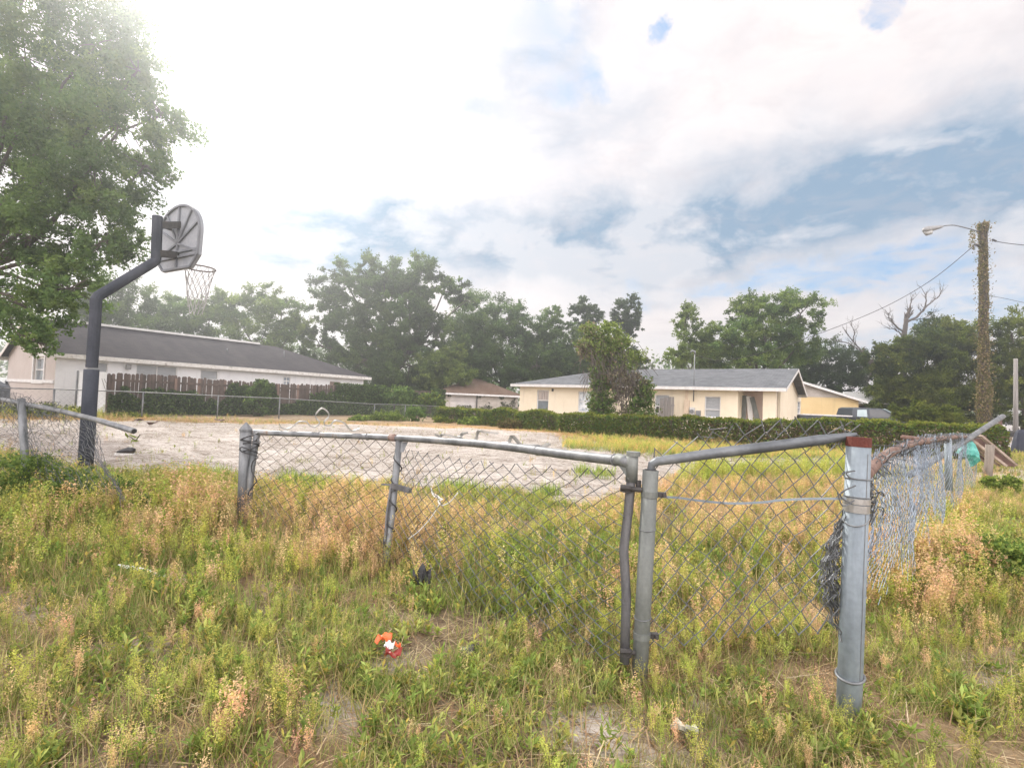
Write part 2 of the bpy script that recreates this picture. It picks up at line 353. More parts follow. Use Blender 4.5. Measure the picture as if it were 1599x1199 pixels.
n2 = k.noise(k.mapping(gen, (3.4, 3.4, 7.0)), 1.35, 8, .58, .25)
wc = k.noise(gen, 4.5, 8, .62, col=True)
wsp = k.add('ShaderNodeSeparateXYZ'); k.put(wsp.inputs[0], wc)
az = k.m('ARCTAN2', X, Y); el = k.m('ARCSINE', Z)
azw = k.m('ADD', az, k.m('MULTIPLY', k.m('SUBTRACT', wsp.outputs[0], .5), .26))
elw = k.m('ADD', el, k.m('MULTIPLY', k.m('SUBTRACT', wsp.outputs[1], .5), .17))
def blob(px, py, sx, sy, amp=1.0, warp=True):
    a0, e0 = azel(px, py); sa = sx/FPX; se = sy/FPX
    A = azw if warp else az; E = elw if warp else el
    q = k.m('ADD', k.m('POWER', k.m('DIVIDE', k.m('SUBTRACT', A, a0), sa), 2.0), k.m('POWER', k.m('DIVIDE', k.m('SUBTRACT', E, e0), se), 2.0))
    return k.m('MULTIPLY', k.m('EXPONENT', k.m('MULTIPLY', q, -1.0)), amp)
def add(*a):
    r = a[0]
    for b in a[1:]: r = k.m('ADD', r, b)
    return r
# shadowed undersides of cloud
dark = add(blob(1420, 300, 300, 75, 1.1), blob(1230, 325, 190, 45, .55), blob(860, 395, 220, 45, 1.1), blob(1000, 345, 150, 40, .6), blob(470, 345, 170, 50, 1.2), blob(600, 330, 70, 20, .5), blob(480, 400, 120, 22, .5), blob(1580, 250, 130, 90, .5),
           blob(1130, 240, 140, 28, .25), blob(870, 225, 80, 30, .3), blob(830, 90, 110, 80, .6), blob(470, 105, 34, 28, 1.1), blob(720, 170, 60, 26, .5), blob(350, 60, 60, 30, .35), blob(1000, 160, 80, 40, .3), blob(730, 330, 90, 22, .3), blob(1080, 455, 130, 14, .22))
dark = k.m('MULTIPLY', dark, k.ramp(n2, [(0.32, .45), (0.64, 1.25)]), clamp=True)
dark = k.m('ADD', dark, k.m('MULTIPLY', k.ramp(k.m('ADD', k.m('MULTIPLY', n1, .5), k.m('MULTIPLY', n2, .5)), [(0.46, 0.0), (0.64, 1.0)]), .30), clamp=True)
# holes to the blue
hole = add(blob(1352, 30, 22, 14, 1.3), blob(925, 128, 30, 22, 1.0), blob(1008, 32, 20, 16, 1.0), blob(860, 45, 60, 45, .75), blob(765, 60, 40, 26, .5), blob(870, 155, 34, 26, .5),
           blob(1370, 425, 130, 22, .85), blob(1550, 475, 70, 35, .95), blob(1250, 425, 80, 16, .55), blob(1360, 520, 150, 20, .55), blob(990, 440, 30, 70, .5), blob(1150, 440, 120, 16, .4))
holef = k.ramp(k.m('MULTIPLY', hole, k.ramp(n2, [(0.3, 1.35), (0.7, .45)])), [(0.22, 0.0), (0.72, 1.0)])
# glow of the sun through the cloud
a0, e0 = SUN_AZ, SUN_EL
sd = Vector((math.sin(SUN_AZ)*math.cos(SUN_EL), math.cos(SUN_AZ)*math.cos(SUN_EL), math.sin(SUN_EL)))
vm = k.add('ShaderNodeVectorMath', operation='DOT_PRODUCT'); k.put(vm.inputs[0], gen); vm.inputs[1].default_value = sd
dt = k.m('MAXIMUM', vm.outputs['Value'], 0.0)
glow = add(k.m('MULTIPLY', k.m('POWER', dt, 10.0), .5), k.m('MULTIPLY', k.m('POWER', dt, 60.0), 1.2), blob(520, 180, 320, 120, .3))
n3 = k.noise(cv.outputs[0], 5.5, 8, .62, .5)
cl = k.mix(dark, (0.66, 0.605, 0.595), (0.175, 0.265, 0.37))
cl = k.mix(k.m('MULTIPLY', k.ramp(n3, [(0.5, 0.0), (0.62, 1.0)]), .2), cl, (0.42, 0.385, 0.41))
cl = k.mix(k.m('MULTIPLY', k.ramp(n2, [(0.5, 0.0), (0.6, 1.0)]), .5), cl, (.72, .67, .655))
back = k.m('MULTIPLY', k.ramp(k.m('MULTIPLY', Y, -1.0), [(0.0, 0.0), (0.5, 1.0)]), 2.5)  # brightens the unseen sky behind the camera as added fill light
g = k.m('ADD', k.m('ADD', k.m('MULTIPLY', k.m('MULTIPLY', glow, .62), k.m('SUBTRACT', 1.0, k.m('MULTIPLY', dark, .8))), 0.92), back)
clb = k.add('ShaderNodeVectorMath', operation='SCALE'); k.put(clb.inputs[0], cl); k.put(clb.inputs['Scale'], g)
skyc = k.mix(1.0, sky.outputs[0], (0.1, 0.1, 0.1), 'MULTIPLY')
blue = k.mix(0.6, skyc, (0.14, 0.30, 0.52))
blueg = k.add('ShaderNodeVectorMath', operation='SCALE'); k.put(blueg.inputs[0], blue); k.put(blueg.inputs['Scale'], k.m('ADD', k.m('MULTIPLY', glow, .4), 1.0))
allc = k.mix(k.m('MULTIPLY', k.m('MULTIPLY', holef, k.ramp(n3, [(0.35, 1.0), (0.62, .25)])), k.m('SUBTRACT', 1.0, k.m('MULTIPLY', glow, .45), clamp=True)), clb.outputs[0], blueg.outputs[0])
# soft dim ground-side of the sky sphere
fin = k.mix(k.ramp(Z, [(0.0, 0.0), (0.02, 1.0)]), (0.45, 0.42, 0.36), allc)
fx = k.add('ShaderNodeVectorMath', operation='SCALE'); k.put(fx.inputs[0], fin); fx.inputs['Scale'].default_value = 10.0
bg = k.add('ShaderNodeBackground'); k.put(bg.inputs[0], fx.outputs[0]); bg.inputs[1].default_value = 0.1
wo = k.add('ShaderNodeOutputWorld'); k.l.new(bg.outputs[0], wo.inputs[0])
sl = bpy.data.lights.new('sun', 'SUN'); sl.energy = 3.0; sl.angle = R_(5); sl.color = (1, .95, .87)
so = bpy.data.objects.new('sun', sl); COL.objects.link(so); so.rotation_euler = sd.to_track_quat('Z', 'Y').to_euler()
S.view_settings.view_transform = 'Standard'; S.view_settings.look = 'None'; S.view_settings.exposure = 0.85; S.view_settings.gamma = 1
cy = S.cycles; cy.use_denoising = True; cy.max_bounces = 6; cy.diffuse_bounces = 3; cy.glossy_bounces = 2; cy.transmission_bounces = 3; cy.volume_bounces = 0
cy.sample_clamp_indirect = 6
try: cy.denoiser = 'OPENIMAGEDENOISE'
except Exception: pass
# sunlit haze volume, added to stand in for a lens-flare veil
HAZE = 0.0038
if HAZE:
    hb = MB(); hb.hexa([(-160, -40, -1.2), (160, -40, -1.2), (160, 150, -1.2), (-160, 150, -1.2), (-160, -40, 19), (160, -40, 19), (160, 150, 19), (-160, 150, 19)])
    hm, hk = newmat('haze')
    pv = hk.add('ShaderNodeVolumePrincipled'); pv.inputs['Color'].default_value = (.93, .97, 1, 1); pv.inputs['Density'].default_value = HAZE; pv.inputs['Anisotropy'].default_value = 0.8
    hk.l.new(pv.outputs[0], hk.out.inputs['Volume'])
    tag(hb.build('haze', hm), kind='stuff')

# ------------------------------------------------------------------ ground
SANDPX = [(-60, 653), (160, 656), (400, 661), (600, 664), (750, 669), (860, 676), (930, 690), (1060, 704), (1200, 710), (1340, 713), (1460, 714),
          (1460, 727), (1300, 733), (1150, 738), (1010, 746), (985, 776), (900, 778), (790, 770), (700, 764), (560, 760), (420, 752), (300, 752), (215, 740), (150, 724), (60, 708), (-60, 700)]
SP = np.array([tuple(G(*p))[:2] for p in SANDPX])
def poly_sd(x, y, Q):
    """signed distance (positive inside)"""
    x = np.asarray(x, float); y = np.asarray(y, float); ins = np.zeros(x.shape, bool); dm = np.full(x.shape, 1e9); n = len(Q)
    for i in range(n):
        x1, y1 = Q[i]; x2, y2 = Q[(i+1) % n]
        c = ((y1 > y) != (y2 > y)); 
        xi = x1 + (y-y1)*(x2-x1)/((y2-y1) if abs(y2-y1) > 1e-9 else 1e-9)
        ins ^= c & (x < xi)
        ex, ey = x2-x1, y2-y1; t = np.clip(((x-x1)*ex+(y-y1)*ey)/(ex*ex+ey*ey), 0, 1)
        dm = np.minimum(dm, np.hypot(x-x1-t*ex, y-y1-t*ey))
    return np.where(ins, dm, -dm)
def vnoise(x, y, s, seed=0):
    r = np.random.default_rng(seed); T = r.random((64, 64)); X = np.asarray(x)*s; Y = np.asarray(y)*s
    i = np.floor(X).astype(int); j = np.floor(Y).astype(int); fx = X-i; fy = Y-j; fx = fx*fx*(3-2*fx); fy = fy*fy*(3-2*fy)
    g_ = lambda a, b: T[a % 64, b % 64]
    return (g_(i, j)*(1-fx)+g_(i+1, j)*fx)*(1-fy)+(g_(i, j+1)*(1-fx)+g_(i+1, j+1)*fx)*fy
def fbm(x, y, s, seed=0): return .55*vnoise(x, y, s, seed)+.3*vnoise(x, y, s*2.1, seed+1)+.15*vnoise(x, y, s*4.3, seed+2)
BARE = [(607, 1046, 34, 20), (520, 1112, 70, 30), (930, 1150, 90, 45), (1085, 1120, 50, 30), (30, 950, 50, 28), (1565, 1060, 60, 45), (1570, 745, 60, 14), (290, 905, 60, 14), (210, 1010, 60, 18), (1010, 1190, 120, 25)]
def bare(px, py):
    b = np.zeros(np.shape(px))
    for x, y, rx, ry in BARE: b = np.maximum(b, np.exp(-((px-x)/rx)**2-((py-y)/ry)**2))
    return b
def sandmask(x, y):
    sd_ = poly_sd(x, y, SP) + (fbm(x, y, 1.1, 5)-.5)*1.3
    return np.clip(sd_/.5+.5, 0, 1), sd_
gm, gk = newmat('ground')
tc = gk.add('ShaderNodeTexCoord').outputs['Object']
sa = gk.add('ShaderNodeAttribute', attribute_name='sand').outputs['Fac']
stw = gk.add('ShaderNodeAttribute', attribute_name='straw').outputs['Fac']
soil = gk.ramp(gk.noise(tc, 3.0, 8, .7), [(0.28, (0.07, 0.05, 0.035)), (0.5, (0.2, 0.15, 0.1)), (0.72, (0.38, 0.31, 0.22))])
fine = gk.noise(gk.mapping(tc, (1, 1, 1)), 55, 5, .7)
soil = gk.mix(gk.ramp(fine, [(0.45, 0.0), (0.65, .7)]), soil, (0.34, 0.27, 0.18))
straw = gk.ramp(gk.noise(tc, 22, 6, .75), [(0.3, (0.3, 0.18, 0.08)), (0.6, (0.56, 0.38, 0.2)), (.8, (.68, .5, .3))])
sandc = gk.ramp(gk.noise(tc, 1.4, 8, .65), [(0.3, (0.37, 0.335, 0.30)), (0.5, (0.5, 0.46, 0.425)), (0.7, (0.58, 0.545, 0.51))])
rv = gk.mapping(tc, (.55, 2.2, 1), (0, 0, R_(-12)))
ruts = gk.noise(rv, 2.6, 8, .72, .6)
sandc = gk.mix(gk.ramp(ruts, [(0.51, 0.0), (0.6, .85)]), sandc, (0.24, 0.205, 0.175))
spk = gk.noise(gk.mapping(tc, (.7, 1.6, 1)), 14, 4, .7)
sandc = gk.mix(gk.ramp(spk, [(0.53, 0.0), (0.62, .85)]), sandc, (0.17, 0.135, 0.105))
c = gk.mix(stw, soil, straw); c = gk.mix(sa, c, sandc)
p = gk.add('ShaderNodeBsdfPrincipled'); gk.put(p.inputs['Base Color'], c); p.inputs['Roughness'].default_value = .95; p.inputs['Specular IOR Level'].default_value = .15
bmp = gk.add('ShaderNodeBump'); bmp.inputs['Strength'].default_value = .9; bmp.inputs['Distance'].default_value = .06
gk.put(bmp.inputs['Height'], gk.m('ADD', gk.m('MULTIPLY', ruts, 1.2), gk.m('MULTIPLY', fine, .35))); gk.l.new(bmp.outputs[0], p.inputs['Normal'])
gk.l.new(p.outputs[0], gk.out.inputs[0]); M['ground'] = gm
def spaced(lo, hi, fine_lo, fine_hi, st, grow=1.12):
    a = list(np.arange(fine_lo, fine_hi, st)); s = st; v = fine_hi
    while v < hi: a.append(v); s *= grow; v += s
    a.append(hi); s = st; v = fine_lo-st
    while v > lo: a.insert(0, v); s *= grow; v -= s
    a.insert(0, lo); return np.array(a)
gx = spaced(-150, 150, -16, 14, .11); gy = spaced(-30, 140, 1, 24, .11)
XX, YY = np.meshgrid(gx, gy); xs, ys = XX.ravel(), YY.ravel()
sm, sdist = sandmask(xs, ys)
PX, PY = pxn(xs, ys)
bm_ = np.where(ys > .5, bare(PX, PY), 0)*(fbm(xs, ys, 3, 3)+.55)
near_lot = np.exp(-np.maximum(-sdist, 0)/1.6)*(ys > 6)
sandv = np.clip(np.maximum(sm, bm_*.85), 0, 1)
strawv = np.clip(near_lot*.95*(fbm(xs, ys, .9, 8)+.55)+.25*(fbm(xs, ys, .6, 18) > .55), 0, 1)
def gridmesh(name, zoff, keep=None, z_extra=None):
    zz = gzn(xs, ys)+zoff + (fbm(xs, ys, 1.7, 21)-.5)*.10*sm*np.clip((14-ys)/4+1, 0, 1)
    V = np.stack([xs, ys, zz], 1); ny, nx = XX.shape
    i = np.arange(ny*nx).reshape(ny, nx); F = np.stack([i[:-1, :-1], i[:-1, 1:], i[1:, 1:], i[1:, :-1]], -1).reshape(-1, 4)
    sv = sandv; tv = strawv
    if keep is not None:
        F = F[keep[F].all(1)]; u, inv = np.unique(F, return_inverse=True); V = V[u]; F = inv.reshape(-1, 4); sv = sv[u]; tv = tv[u]
    o = npmesh(name, V, F, None, 'ground'); me = o.data
    for nm, arr in (('sand', sv), ('straw', tv)):
        a = me.attributes.new(nm, 'FLOAT', 'POINT'); a.data.foreach_set('value', arr.astype(np.float32))
    me.polygons.foreach_set('use_smooth', [True]*len(me.polygons)); return o
tag(gridmesh('ground', 0), kind='structure')
tag(gridmesh('sand_lot', 0.006, sdist > 0.12), kind='structure')
rd = MB(); q = [G(1515, 690), G(1900, 700), G(1900, 684), G(1500, 681)]
rd.poly([v+Vector((0, 0, .03)) for v in (G(1505, 706), G(1800, 712), G(1800, 692), G(1500, 688))])
tag(rd.build('road', 'asphalt'), kind='structure')
# ------------------------------------------------------------------ houses
class Frame:
    """wall frame: s along the wall (to the right seen from outside), z up, n outward (towards the viewer)"""
    def __init__(s, O, yaw):
        s.O = Vector((O[0], O[1], 0)); s.t = Vector((math.cos(yaw), math.sin(yaw), 0)); s.n = Vector((math.sin(yaw), -math.cos(yaw), 0)); s.yaw = yaw
    def at(s, a, z, n=0.0): return s.O + s.t*a + s.n*n + Vector((0, 0, z))
    def hit(s, px, py):
        r = ray(px, py); k_ = (s.O-CAM).dot(s.n)/r.dot(s.n); p = CAM+r*k_; return (p-s.O).dot(s.t), p.z
    def rect(s, x0, y0, x1, y1):
        a = s.hit(x0, (y0+y1)/2)[0]; b = s.hit(x1, (y0+y1)/2)[0]; xm = (x0+x1)/2
        return min(a, b), max(a, b), s.hit(xm, y1)[1], s.hit(xm, y0)[1]
def holed_wall(mb, fr, s0, s1, z0, z1, holes, depth=0.12):
    ss = sorted({s0, s1, *[h[0] for h in holes], *[h[1] for h in holes]}); zs = sorted({z0, z1, *[h[2] for h in holes], *[h[3] for h in holes]})
    for a, b in zip(ss, ss[1:]):
        for c, d in zip(zs, zs[1:]):
            m_, n_ = (a+b)/2, (c+d)/2
            if any(h[0] < m_ < h[1] and h[2] < n_ < h[3] for h in holes): continue
            mb.quad(fr.at(a, c), fr.at(b, c), fr.at(b, d), fr.at(a, d))
    for h in holes:
        a, b, c, d = h[:4]; D = h[4] if len(h) > 4 else depth
        mb.quad(fr.at(a, c), fr.at(a, d), fr.at(a, d, -D), fr.at(a, c, -D)); 
        if len(h) < 6: mb.quad(fr.at(b, c), fr.at(b, c, -D), fr.at(b, d, -D), fr.at(b, d))
        mb.quad(fr.at(a, d), fr.at(b, d), fr.at(b, d, -D), fr.at(a, d, -D)); mb.quad(fr.at(a, c), fr.at(a, c, -D), fr.at(b, c, -D), fr.at(b, c))
def window(fr, h, parent, pane='glass', bars=(0.5,), vbars=(), fmat='trim', D=0.12, sill=True, label=None, fw=.05, panes2=None):
    a, b, c, d = h[:4]; mb = MB()
    e = 0.003
    mb.fbox(fr, a+e, a+fw, c+e, d-e, -D, -D+.07).fbox(fr, b-fw, b-e, c+e, d-e, -D, -D+.07).fbox(fr, a+fw, b-fw, c+e, c+fw, -D, -D+.07).fbox(fr, a+fw, b-fw, d-fw, d-e, -D, -D+.07)
    for t in bars: z = c+(d-c)*t; mb.fbox(fr, a+fw, b-fw, z-.025, z+.025, -D+.012, -D+.06)
    for t in vbars: s_ = a+(b-a)*t; mb.fbox(fr, s_-.025, s_+.025, c+fw, d-fw, -D+.012, -D+.062)
    w = mb.build('window', fmat, parent); 
    if label: w['label'] = label
    wl = worldloc(parent)
    pm = MB()
    if panes2 and bars:
        z = c+(d-c)*bars[0]
        MB().fbox(fr, a+fw, b-fw, z, d-fw, -D-.01, -D+.01).build('pane', pane, w); MB().fbox(fr, a+fw, b-fw, c+fw, z, -D-.01, -D+.01).build('pane', panes2, w)
    else: pm.fbox(fr, a+fw, b-fw, c+fw, d-fw, -D-.01, -D+.01).build('pane', pane, w)
    if sill: MB().fbox(fr, a-.05, b+.05, c-.06, c-.004, -.05, .06).build('sill', fmat, w)
    return w
def roof_quad(mb, pts, fr_t):
    """adds a roof face with uv (along eave, up slope)"""
    if mb.uv is None: mb.uv = []
    pts = [Vector(p) for p in pts]; o = pts[0]; t = (pts[1]-pts[0]).normalized()
    nrm = (pts[1]-pts[0]).cross(pts[-1]-pts[0]).normalized(); b = nrm.cross(t)
    mb.poly(pts); mb.uv += [((p-o).dot(t), (p-o).dot(b), 0) for p in pts]
def roof(fr, L, Dp, ze, zr, ov, left, right, mat, parent, fasc='trim', ovg=.35, th=.16):
    """left/right: 'gable' or 'hip' (or a ridge inset in metres). Footprint s 0..L, n 0..-Dp"""
    rise = zr-ze; half = Dp/2; drop = rise/half*ov; z0 = ze-drop
    def inset(k_): return -ovg if k_ == 'gable' else (half if k_ == 'hip' else k_)
    il, ir = inset(left), inset(right)
    oL = ovg if left == 'gable' else ov; oR = ovg if right == 'gable' else ov
    P = lambda s_, z, n: fr.at(s_, z, n)
    A, B = P(-oL, z0, ov), P(L+oR, z0, ov); Cc, Dd = P(L+oR, z0, -Dp-ov), P(-oL, z0, -Dp-ov)
    R1, R2 = P(il, zr, -half), P(L-ir, zr, -half)
    mb = MB(); mb.uv = []
    roof_quad(mb, [A, B, R2, R1], None); roof_quad(mb, [Cc, Dd, R1, R2], None)
    if left != 'gable': roof_quad(mb, [Dd, A, R1], None)
    if right != 'gable': roof_quad(mb, [B, Cc, R2], None)
    rf = mb.build('roof', mat, parent)
    f = MB(); t = .03
    # fascia and soffit
    g = .004
    f.hexa([A+Vector((0, 0, -th)), B+Vector((0, 0, -th)), B+Vector((0, 0, -th))-fr.n*t, A+Vector((0, 0, -th))-fr.n*t, A-Vector((0, 0, g)), B-Vector((0, 0, g)), B-fr.n*t-Vector((0, 0, g)), A-fr.n*t-Vector((0, 0, g))])
    f.hexa([Dd+Vector((0, 0, -th)), Cc+Vector((0, 0, -th)), Cc+Vector((0, 0, -th))+fr.n*t, Dd+Vector((0, 0, -th))+fr.n*t, Dd-Vector((0, 0, g)), Cc-Vector((0, 0, g)), Cc+fr.n*t-Vector((0, 0, g)), Dd+fr.n*t-Vector((0, 0, g))])
    def side(p, q, r, s_):  # p front eave, q back eave, r ridge, sign
        if s_ == 'gable':
            for e in (p, q):
                dz = Vector((0, 0, -th)); k_ = fr.t*t*(1 if p == B else -1)
                f.hexa([e+dz, r+dz, r+dz-k_, e+dz-k_, e-Vector((0, 0, g)), r-Vector((0, 0, g)), r-k_-Vector((0, 0, g)), e-k_-Vector((0, 0, g))])
        else:
            dz = Vector((0, 0, -th)); k_ = fr.t*t*(1 if p == B else -1)
            f.hexa([p+dz, q+dz, q+dz-k_, p+dz-k_, p-Vector((0, 0, g)), q-Vector((0, 0, g)), q-k_-Vector((0, 0, g)), p-k_-Vector((0, 0, g))])
    side(A, Dd, R1, left); side(B, Cc, R2, right)
    sz = Vector((0, 0, -th+.02))
    f.quad(A+sz, B+sz, P(L+oR, z0-th+.02, -.0), P(-oL, z0-th+.02, -.0))
    f.build('fascia', fasc, parent)
    return rf, z0
def gable_tri(mb, fr, s_, Dp, ze, zr, flip=1):
    mb.poly([fr.at(s_, ze, 0), fr.at(s_, ze, -Dp), fr.at(s_, zr, -Dp/2)])

# ---- beige house
yawB = R_(-35); cB = W(1211, 640, 24.2); LB = 14.6; DB = 8.6
tB = Vector((math.cos(yawB), math.sin(yawB), 0)); frB = Frame(Vector((cB.x, cB.y, 0))-tB*LB, yawB)
hb_ = thing('beige_house', 'beige stucco house with grey shingle hip roof and a corner porch behind the ivy hedge', 'house', frB.at(LB/2, 0, -DB/2))
zeB, zrB = 2.46, 3.6
H1 = frB.rect(838, 609, 856.5, 641); H2 = frB.rect(902.5, 611, 922.5, 643); H3 = frB.rect(1022, 616.5, 1045, 648); H4 = frB.rect(1100, 619, 1125, 652)
PO = list(frB.rect(1152, 614, 1199, 660)); PO = (PO[0], min(PO[1], LB-.55), 0.05, zeB-.12, 1.5, 1)
holes = [H1, H2, H3, H4, PO]
w = MB(); holed_wall(w, frB, 0, LB, -.1, zeB, holes)
frE = Frame(frB.at(LB, 0), yawB+math.pi/2)   # right gable end
po2 = (0.45, 1.5, 0.05, zeB-.14, .12); he = frE.rect(1245.5, 627, 1250.5, 646)
holed_wall(w, frE, 0, DB, -.1, zeB, [po2, he]); gable_tri(w, frB, LB, DB, zeB, zrB)
w.quad(frB.at(0, -.1, 0), frB.at(0, zeB, 0), frB.at(0, zeB, -DB), frB.at(0, -.1, -DB)); w.quad(frB.at(0, -.1, -DB), frB.at(LB, -.1, -DB), frB.at(LB, zeB, -DB), frB.at(0, zeB, -DB))
w.fbox(frB, PO[1]+.001, LB-.003, .0, zeB-.1, -.36, -.003)
w.build('wall', 'beige_wall', hb_)
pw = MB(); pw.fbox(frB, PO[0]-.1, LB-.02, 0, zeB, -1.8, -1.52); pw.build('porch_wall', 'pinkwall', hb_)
roof(frB, LB, DB, zeB, zrB, .45, 'hip', 'gable', 'roof_grey', hb_, ovg=.5)
window(frB, H1, hb_, 'curtain', panes2='glass', label='window with a pale curtain'); window(frB, H2, hb_, 'foil', label='window covered with crumpled foil')
w3 = window(frB, H3, hb_, 'blinds', bars=(.35,), panes2='glass', label='window with an air conditioner in its lower half'); window(frB, H4, hb_, 'blinds', bars=(.38,), fmat='trim'); window(frE, he, hb_, 'glass')
ac = MB(); a, b, c_, d_ = H3; ac.fbox(frB, a+.12, b-.1, c_+.04, c_+.5, -.08, .28); aco = ac.build('air_conditioner', 'trim', hb_, bevel=.01)
gr = MB(); gr.fbox(frB, a+.2, b-.45, c_+.12, c_+.44, .281, .29); gr.build('grille', 'darkmetal', aco)
def bx(name, fr, r, n0, n1, mat, parent, bev=.012): return MB().fbox(fr, *r, n0, n1).build(name, mat, parent, bevel=bev)
bx('breaker_box', frB, frB.rect(1069.5, 624.5, 1077, 648), .004, .16, 'metalbox', hb_)
mt = bx('electric_meter', frB, frB.rect(1077.6, 636, 1085.5, 648), .004, .14, 'trim', hb_)
r = frB.rect(1080, 640, 1083.5, 644.5); MB().tube([frB.at((r[0]+r[1])/2, (r[2]+r[3])/2, .14), frB.at((r[0]+r[1])/2, (r[2]+r[3])/2, .24)], .1, 14).build('meter_dial', 'greybox', mt)
bx('junction_box', frB, frB.rect(1088, 641, 1094.5, 651), .004, .2, 'greybox', hb_)
r = frB.rect(1071, 608, 1074.5, 624); bx('conduit', frB, r, .004, .08, 'metalbox', hb_, 0)
s_, z_ = frB.hit(1083.5, 636); ms = MB(); ms.tube([frB.at(s_, 1.6, .1), frB.at(s_, 4.05, .1)], .028, 8); mo = ms.build('service_mast', 'galv', hb_, True)
MAST = frB.at(s_, 4.0, .1)
MB().tube([frB.at(s_, 4.02, .1), frB.at(s_, 4.16, .12), frB.at(s_-.12, 4.2, .18), frB.at(s_-.2, 4.1, .22)], [.045, .06, .055, .035], 8).build('weatherhead', 'greybox', mo, True)
r = frB.rect(862, 607, 864.5, 611); bx('vent', frB, r, .003, .05, 'darkmetal', hb_, 0)
r = frE.rect(1234.5, 594.5, 1238, 601); bx('gable_vent', frE, (DB/2-.22, DB/2+.22, zeB+.75, zeB+1.15), .003, .05, 'trim', hb_, 0)
# boards leaning in the porch, grey lumber screen by the window
for i, (x0, x1, lab) in enumerate(((1155, 1161, 'grey board leaning upright inside the beige porch beside the dark doorway'), (1162, 1167, 'pale slim board leaning inside the beige porch between two other boards'), (1168, 1174, 'most slanted board leaning inside the beige porch'))):
    s0 = frB.hit(x0, 635)[0]; bt = frB.at(s0+.25*i, 0.05, -.9+.1*i); tp = frB.at(s0+.02, 2.0-.04*i, -1.05+.1*i)
    tag(MB().beam(bt, tp, .22, .05, frB.n).build('leaning_board', 'galvgreen' if i != 1 else 'trim'), lab, 'board', 'boards leaning in the porch')
s0, s1 = frB.hit(1035, 640)[0], frB.hit(1057, 640)[0]; sc = MB()
for i in range(7):
    a = s0+(s1-s0)*i/7; sc.fbox(frB, a+.005, a+(s1-s0)/7-.005, 0, 1.72+.12*i/7+random.uniform(-.03, .03), .5+.03*(i % 2), .53+.03*(i % 2))
sc.fbox(frB, s0, s1, .5, .6, .46, .499).fbox(frB, s0, s1, 1.3, 1.4, .46, .499)
tag(sc.build('wooden_screen', 'greywood'), 'short grey plank screen standing against the beige wall beside the air conditioner', 'screen')

# ---- white house
yawW = math.atan2(14, 9.9); cW = W(85, 600, 23.0); frW = Frame((cW.x, cW.y), yawW); LW = 17.0; DW = 8.6; zeW, zrW = 2.72, 4.42
hw = thing('white_house', 'long white stucco house with dark shingle roof and peeling white fascia behind the plank fence', 'house', frW.at(LW/2, 0, -DW/2))
V1 = frW.rect(133, 565, 167, 640); V2 = frW.rect(212, 570.5, 277, 594); V3 = frW.rect(312.5, 578, 340.5, 602); V4 = frW.rect(441.5, 588, 453.5, 602); V5 = frW.rect(514, 595, 532, 612)
V1 = (V1[0], V1[1], .3, V1[3])
w = MB(); holed_wall(w, frW, 0, LW, -.1, zeW, [V1, V2, V3, V4, V5])
w.quad(frW.at(LW, -.1, 0), frW.at(LW, -.1, -DW), frW.at(LW, zeW, -DW), frW.at(LW, zeW, 0)); w.quad(frW.at(0, -.1, -DW), frW.at(LW, -.1, -DW), frW.at(LW, zeW, -DW), frW.at(0, zeW, -DW))
w.build('wall', 'white_wall', hw)
frL = Frame(frW.at(0, 0, -DW), yawW-math.pi/2)
he = frL.rect(53, 557, 69.5, 597); he = (he[0], he[1], he[2], he[3])
w = MB(); holed_wall(w, frL, 0, DW, -.1, zeW, [he]); gable_tri(w, frW, 0, DW, zeW, zrW); w.build('gable_wall', 'tan_wall', hw)
window(frL, he, hw, 'glass', fw=.1)
zb = frL.hit(48, 594.5)[1]; bd = MB(); bd.fbox(frL, 0, DW-.02, zb-.08, zb+.06, .004, .06); bd.fbox(frL, he[0]-.15, he[0]-.003, he[2], he[3]+.1, .004, .05).fbox(frL, he[1]+.003, he[1]+.15, he[2], he[3]+.1, .004, .05).fbox(frL, he[0]-.003, he[1]+.003, he[3]+.003, he[3]+.14, .004, .045)
bd.build('trim_band', 'trim', hw)
roof(frW, LW, DW, zeW, zrW, .4, 'gable', 'hip', 'roof_dark', hw, 'peel', th=.2)
rc = MB(); rc.beam(frW.at(.2, zrW+.05, -DW/2), frW.at(LW-DW/2-1.2, zrW+.05, -DW/2), .34, .12); rc.build('ridge_cap', 'trim', hw)
window(frW, V1, hw, 'blinds', bars=(), D=.1, sill=False, label='white side door'); window(frW, V2, hw, 'blinds', bars=(), vbars=(.5,), D=.1); window(frW, V3, hw, 'blinds', bars=(.4,), D=.1)
v4 = window(frW, V4, hw, 'foil', bars=(.5,), vbars=(.5,), D=.06, label='small bathroom window'); window(frW, V5, hw, 'brownboard', bars=(), D=.08, label='small boarded window')
r = frW.rect(195.5, 569, 203, 577); lp = bx('wall_lamp', frW, (r[0], r[1], r[2], r[3]), .004, .2, 'lampgrey', hw, .03)
for px, py, hh in ((380, 541, .12), (470, 572, .35), (122, 546, .4)):
    p0 = frW.at(frW.hit(px, 590)[0], 3.55, -2.1) if px > 200 else frW.at(1.6, 3.1, -1); MB().tube([p0, p0+Vector((0, 0, hh+.08))], .035, 8).build('roof_vent', 'greybox', hw, True)

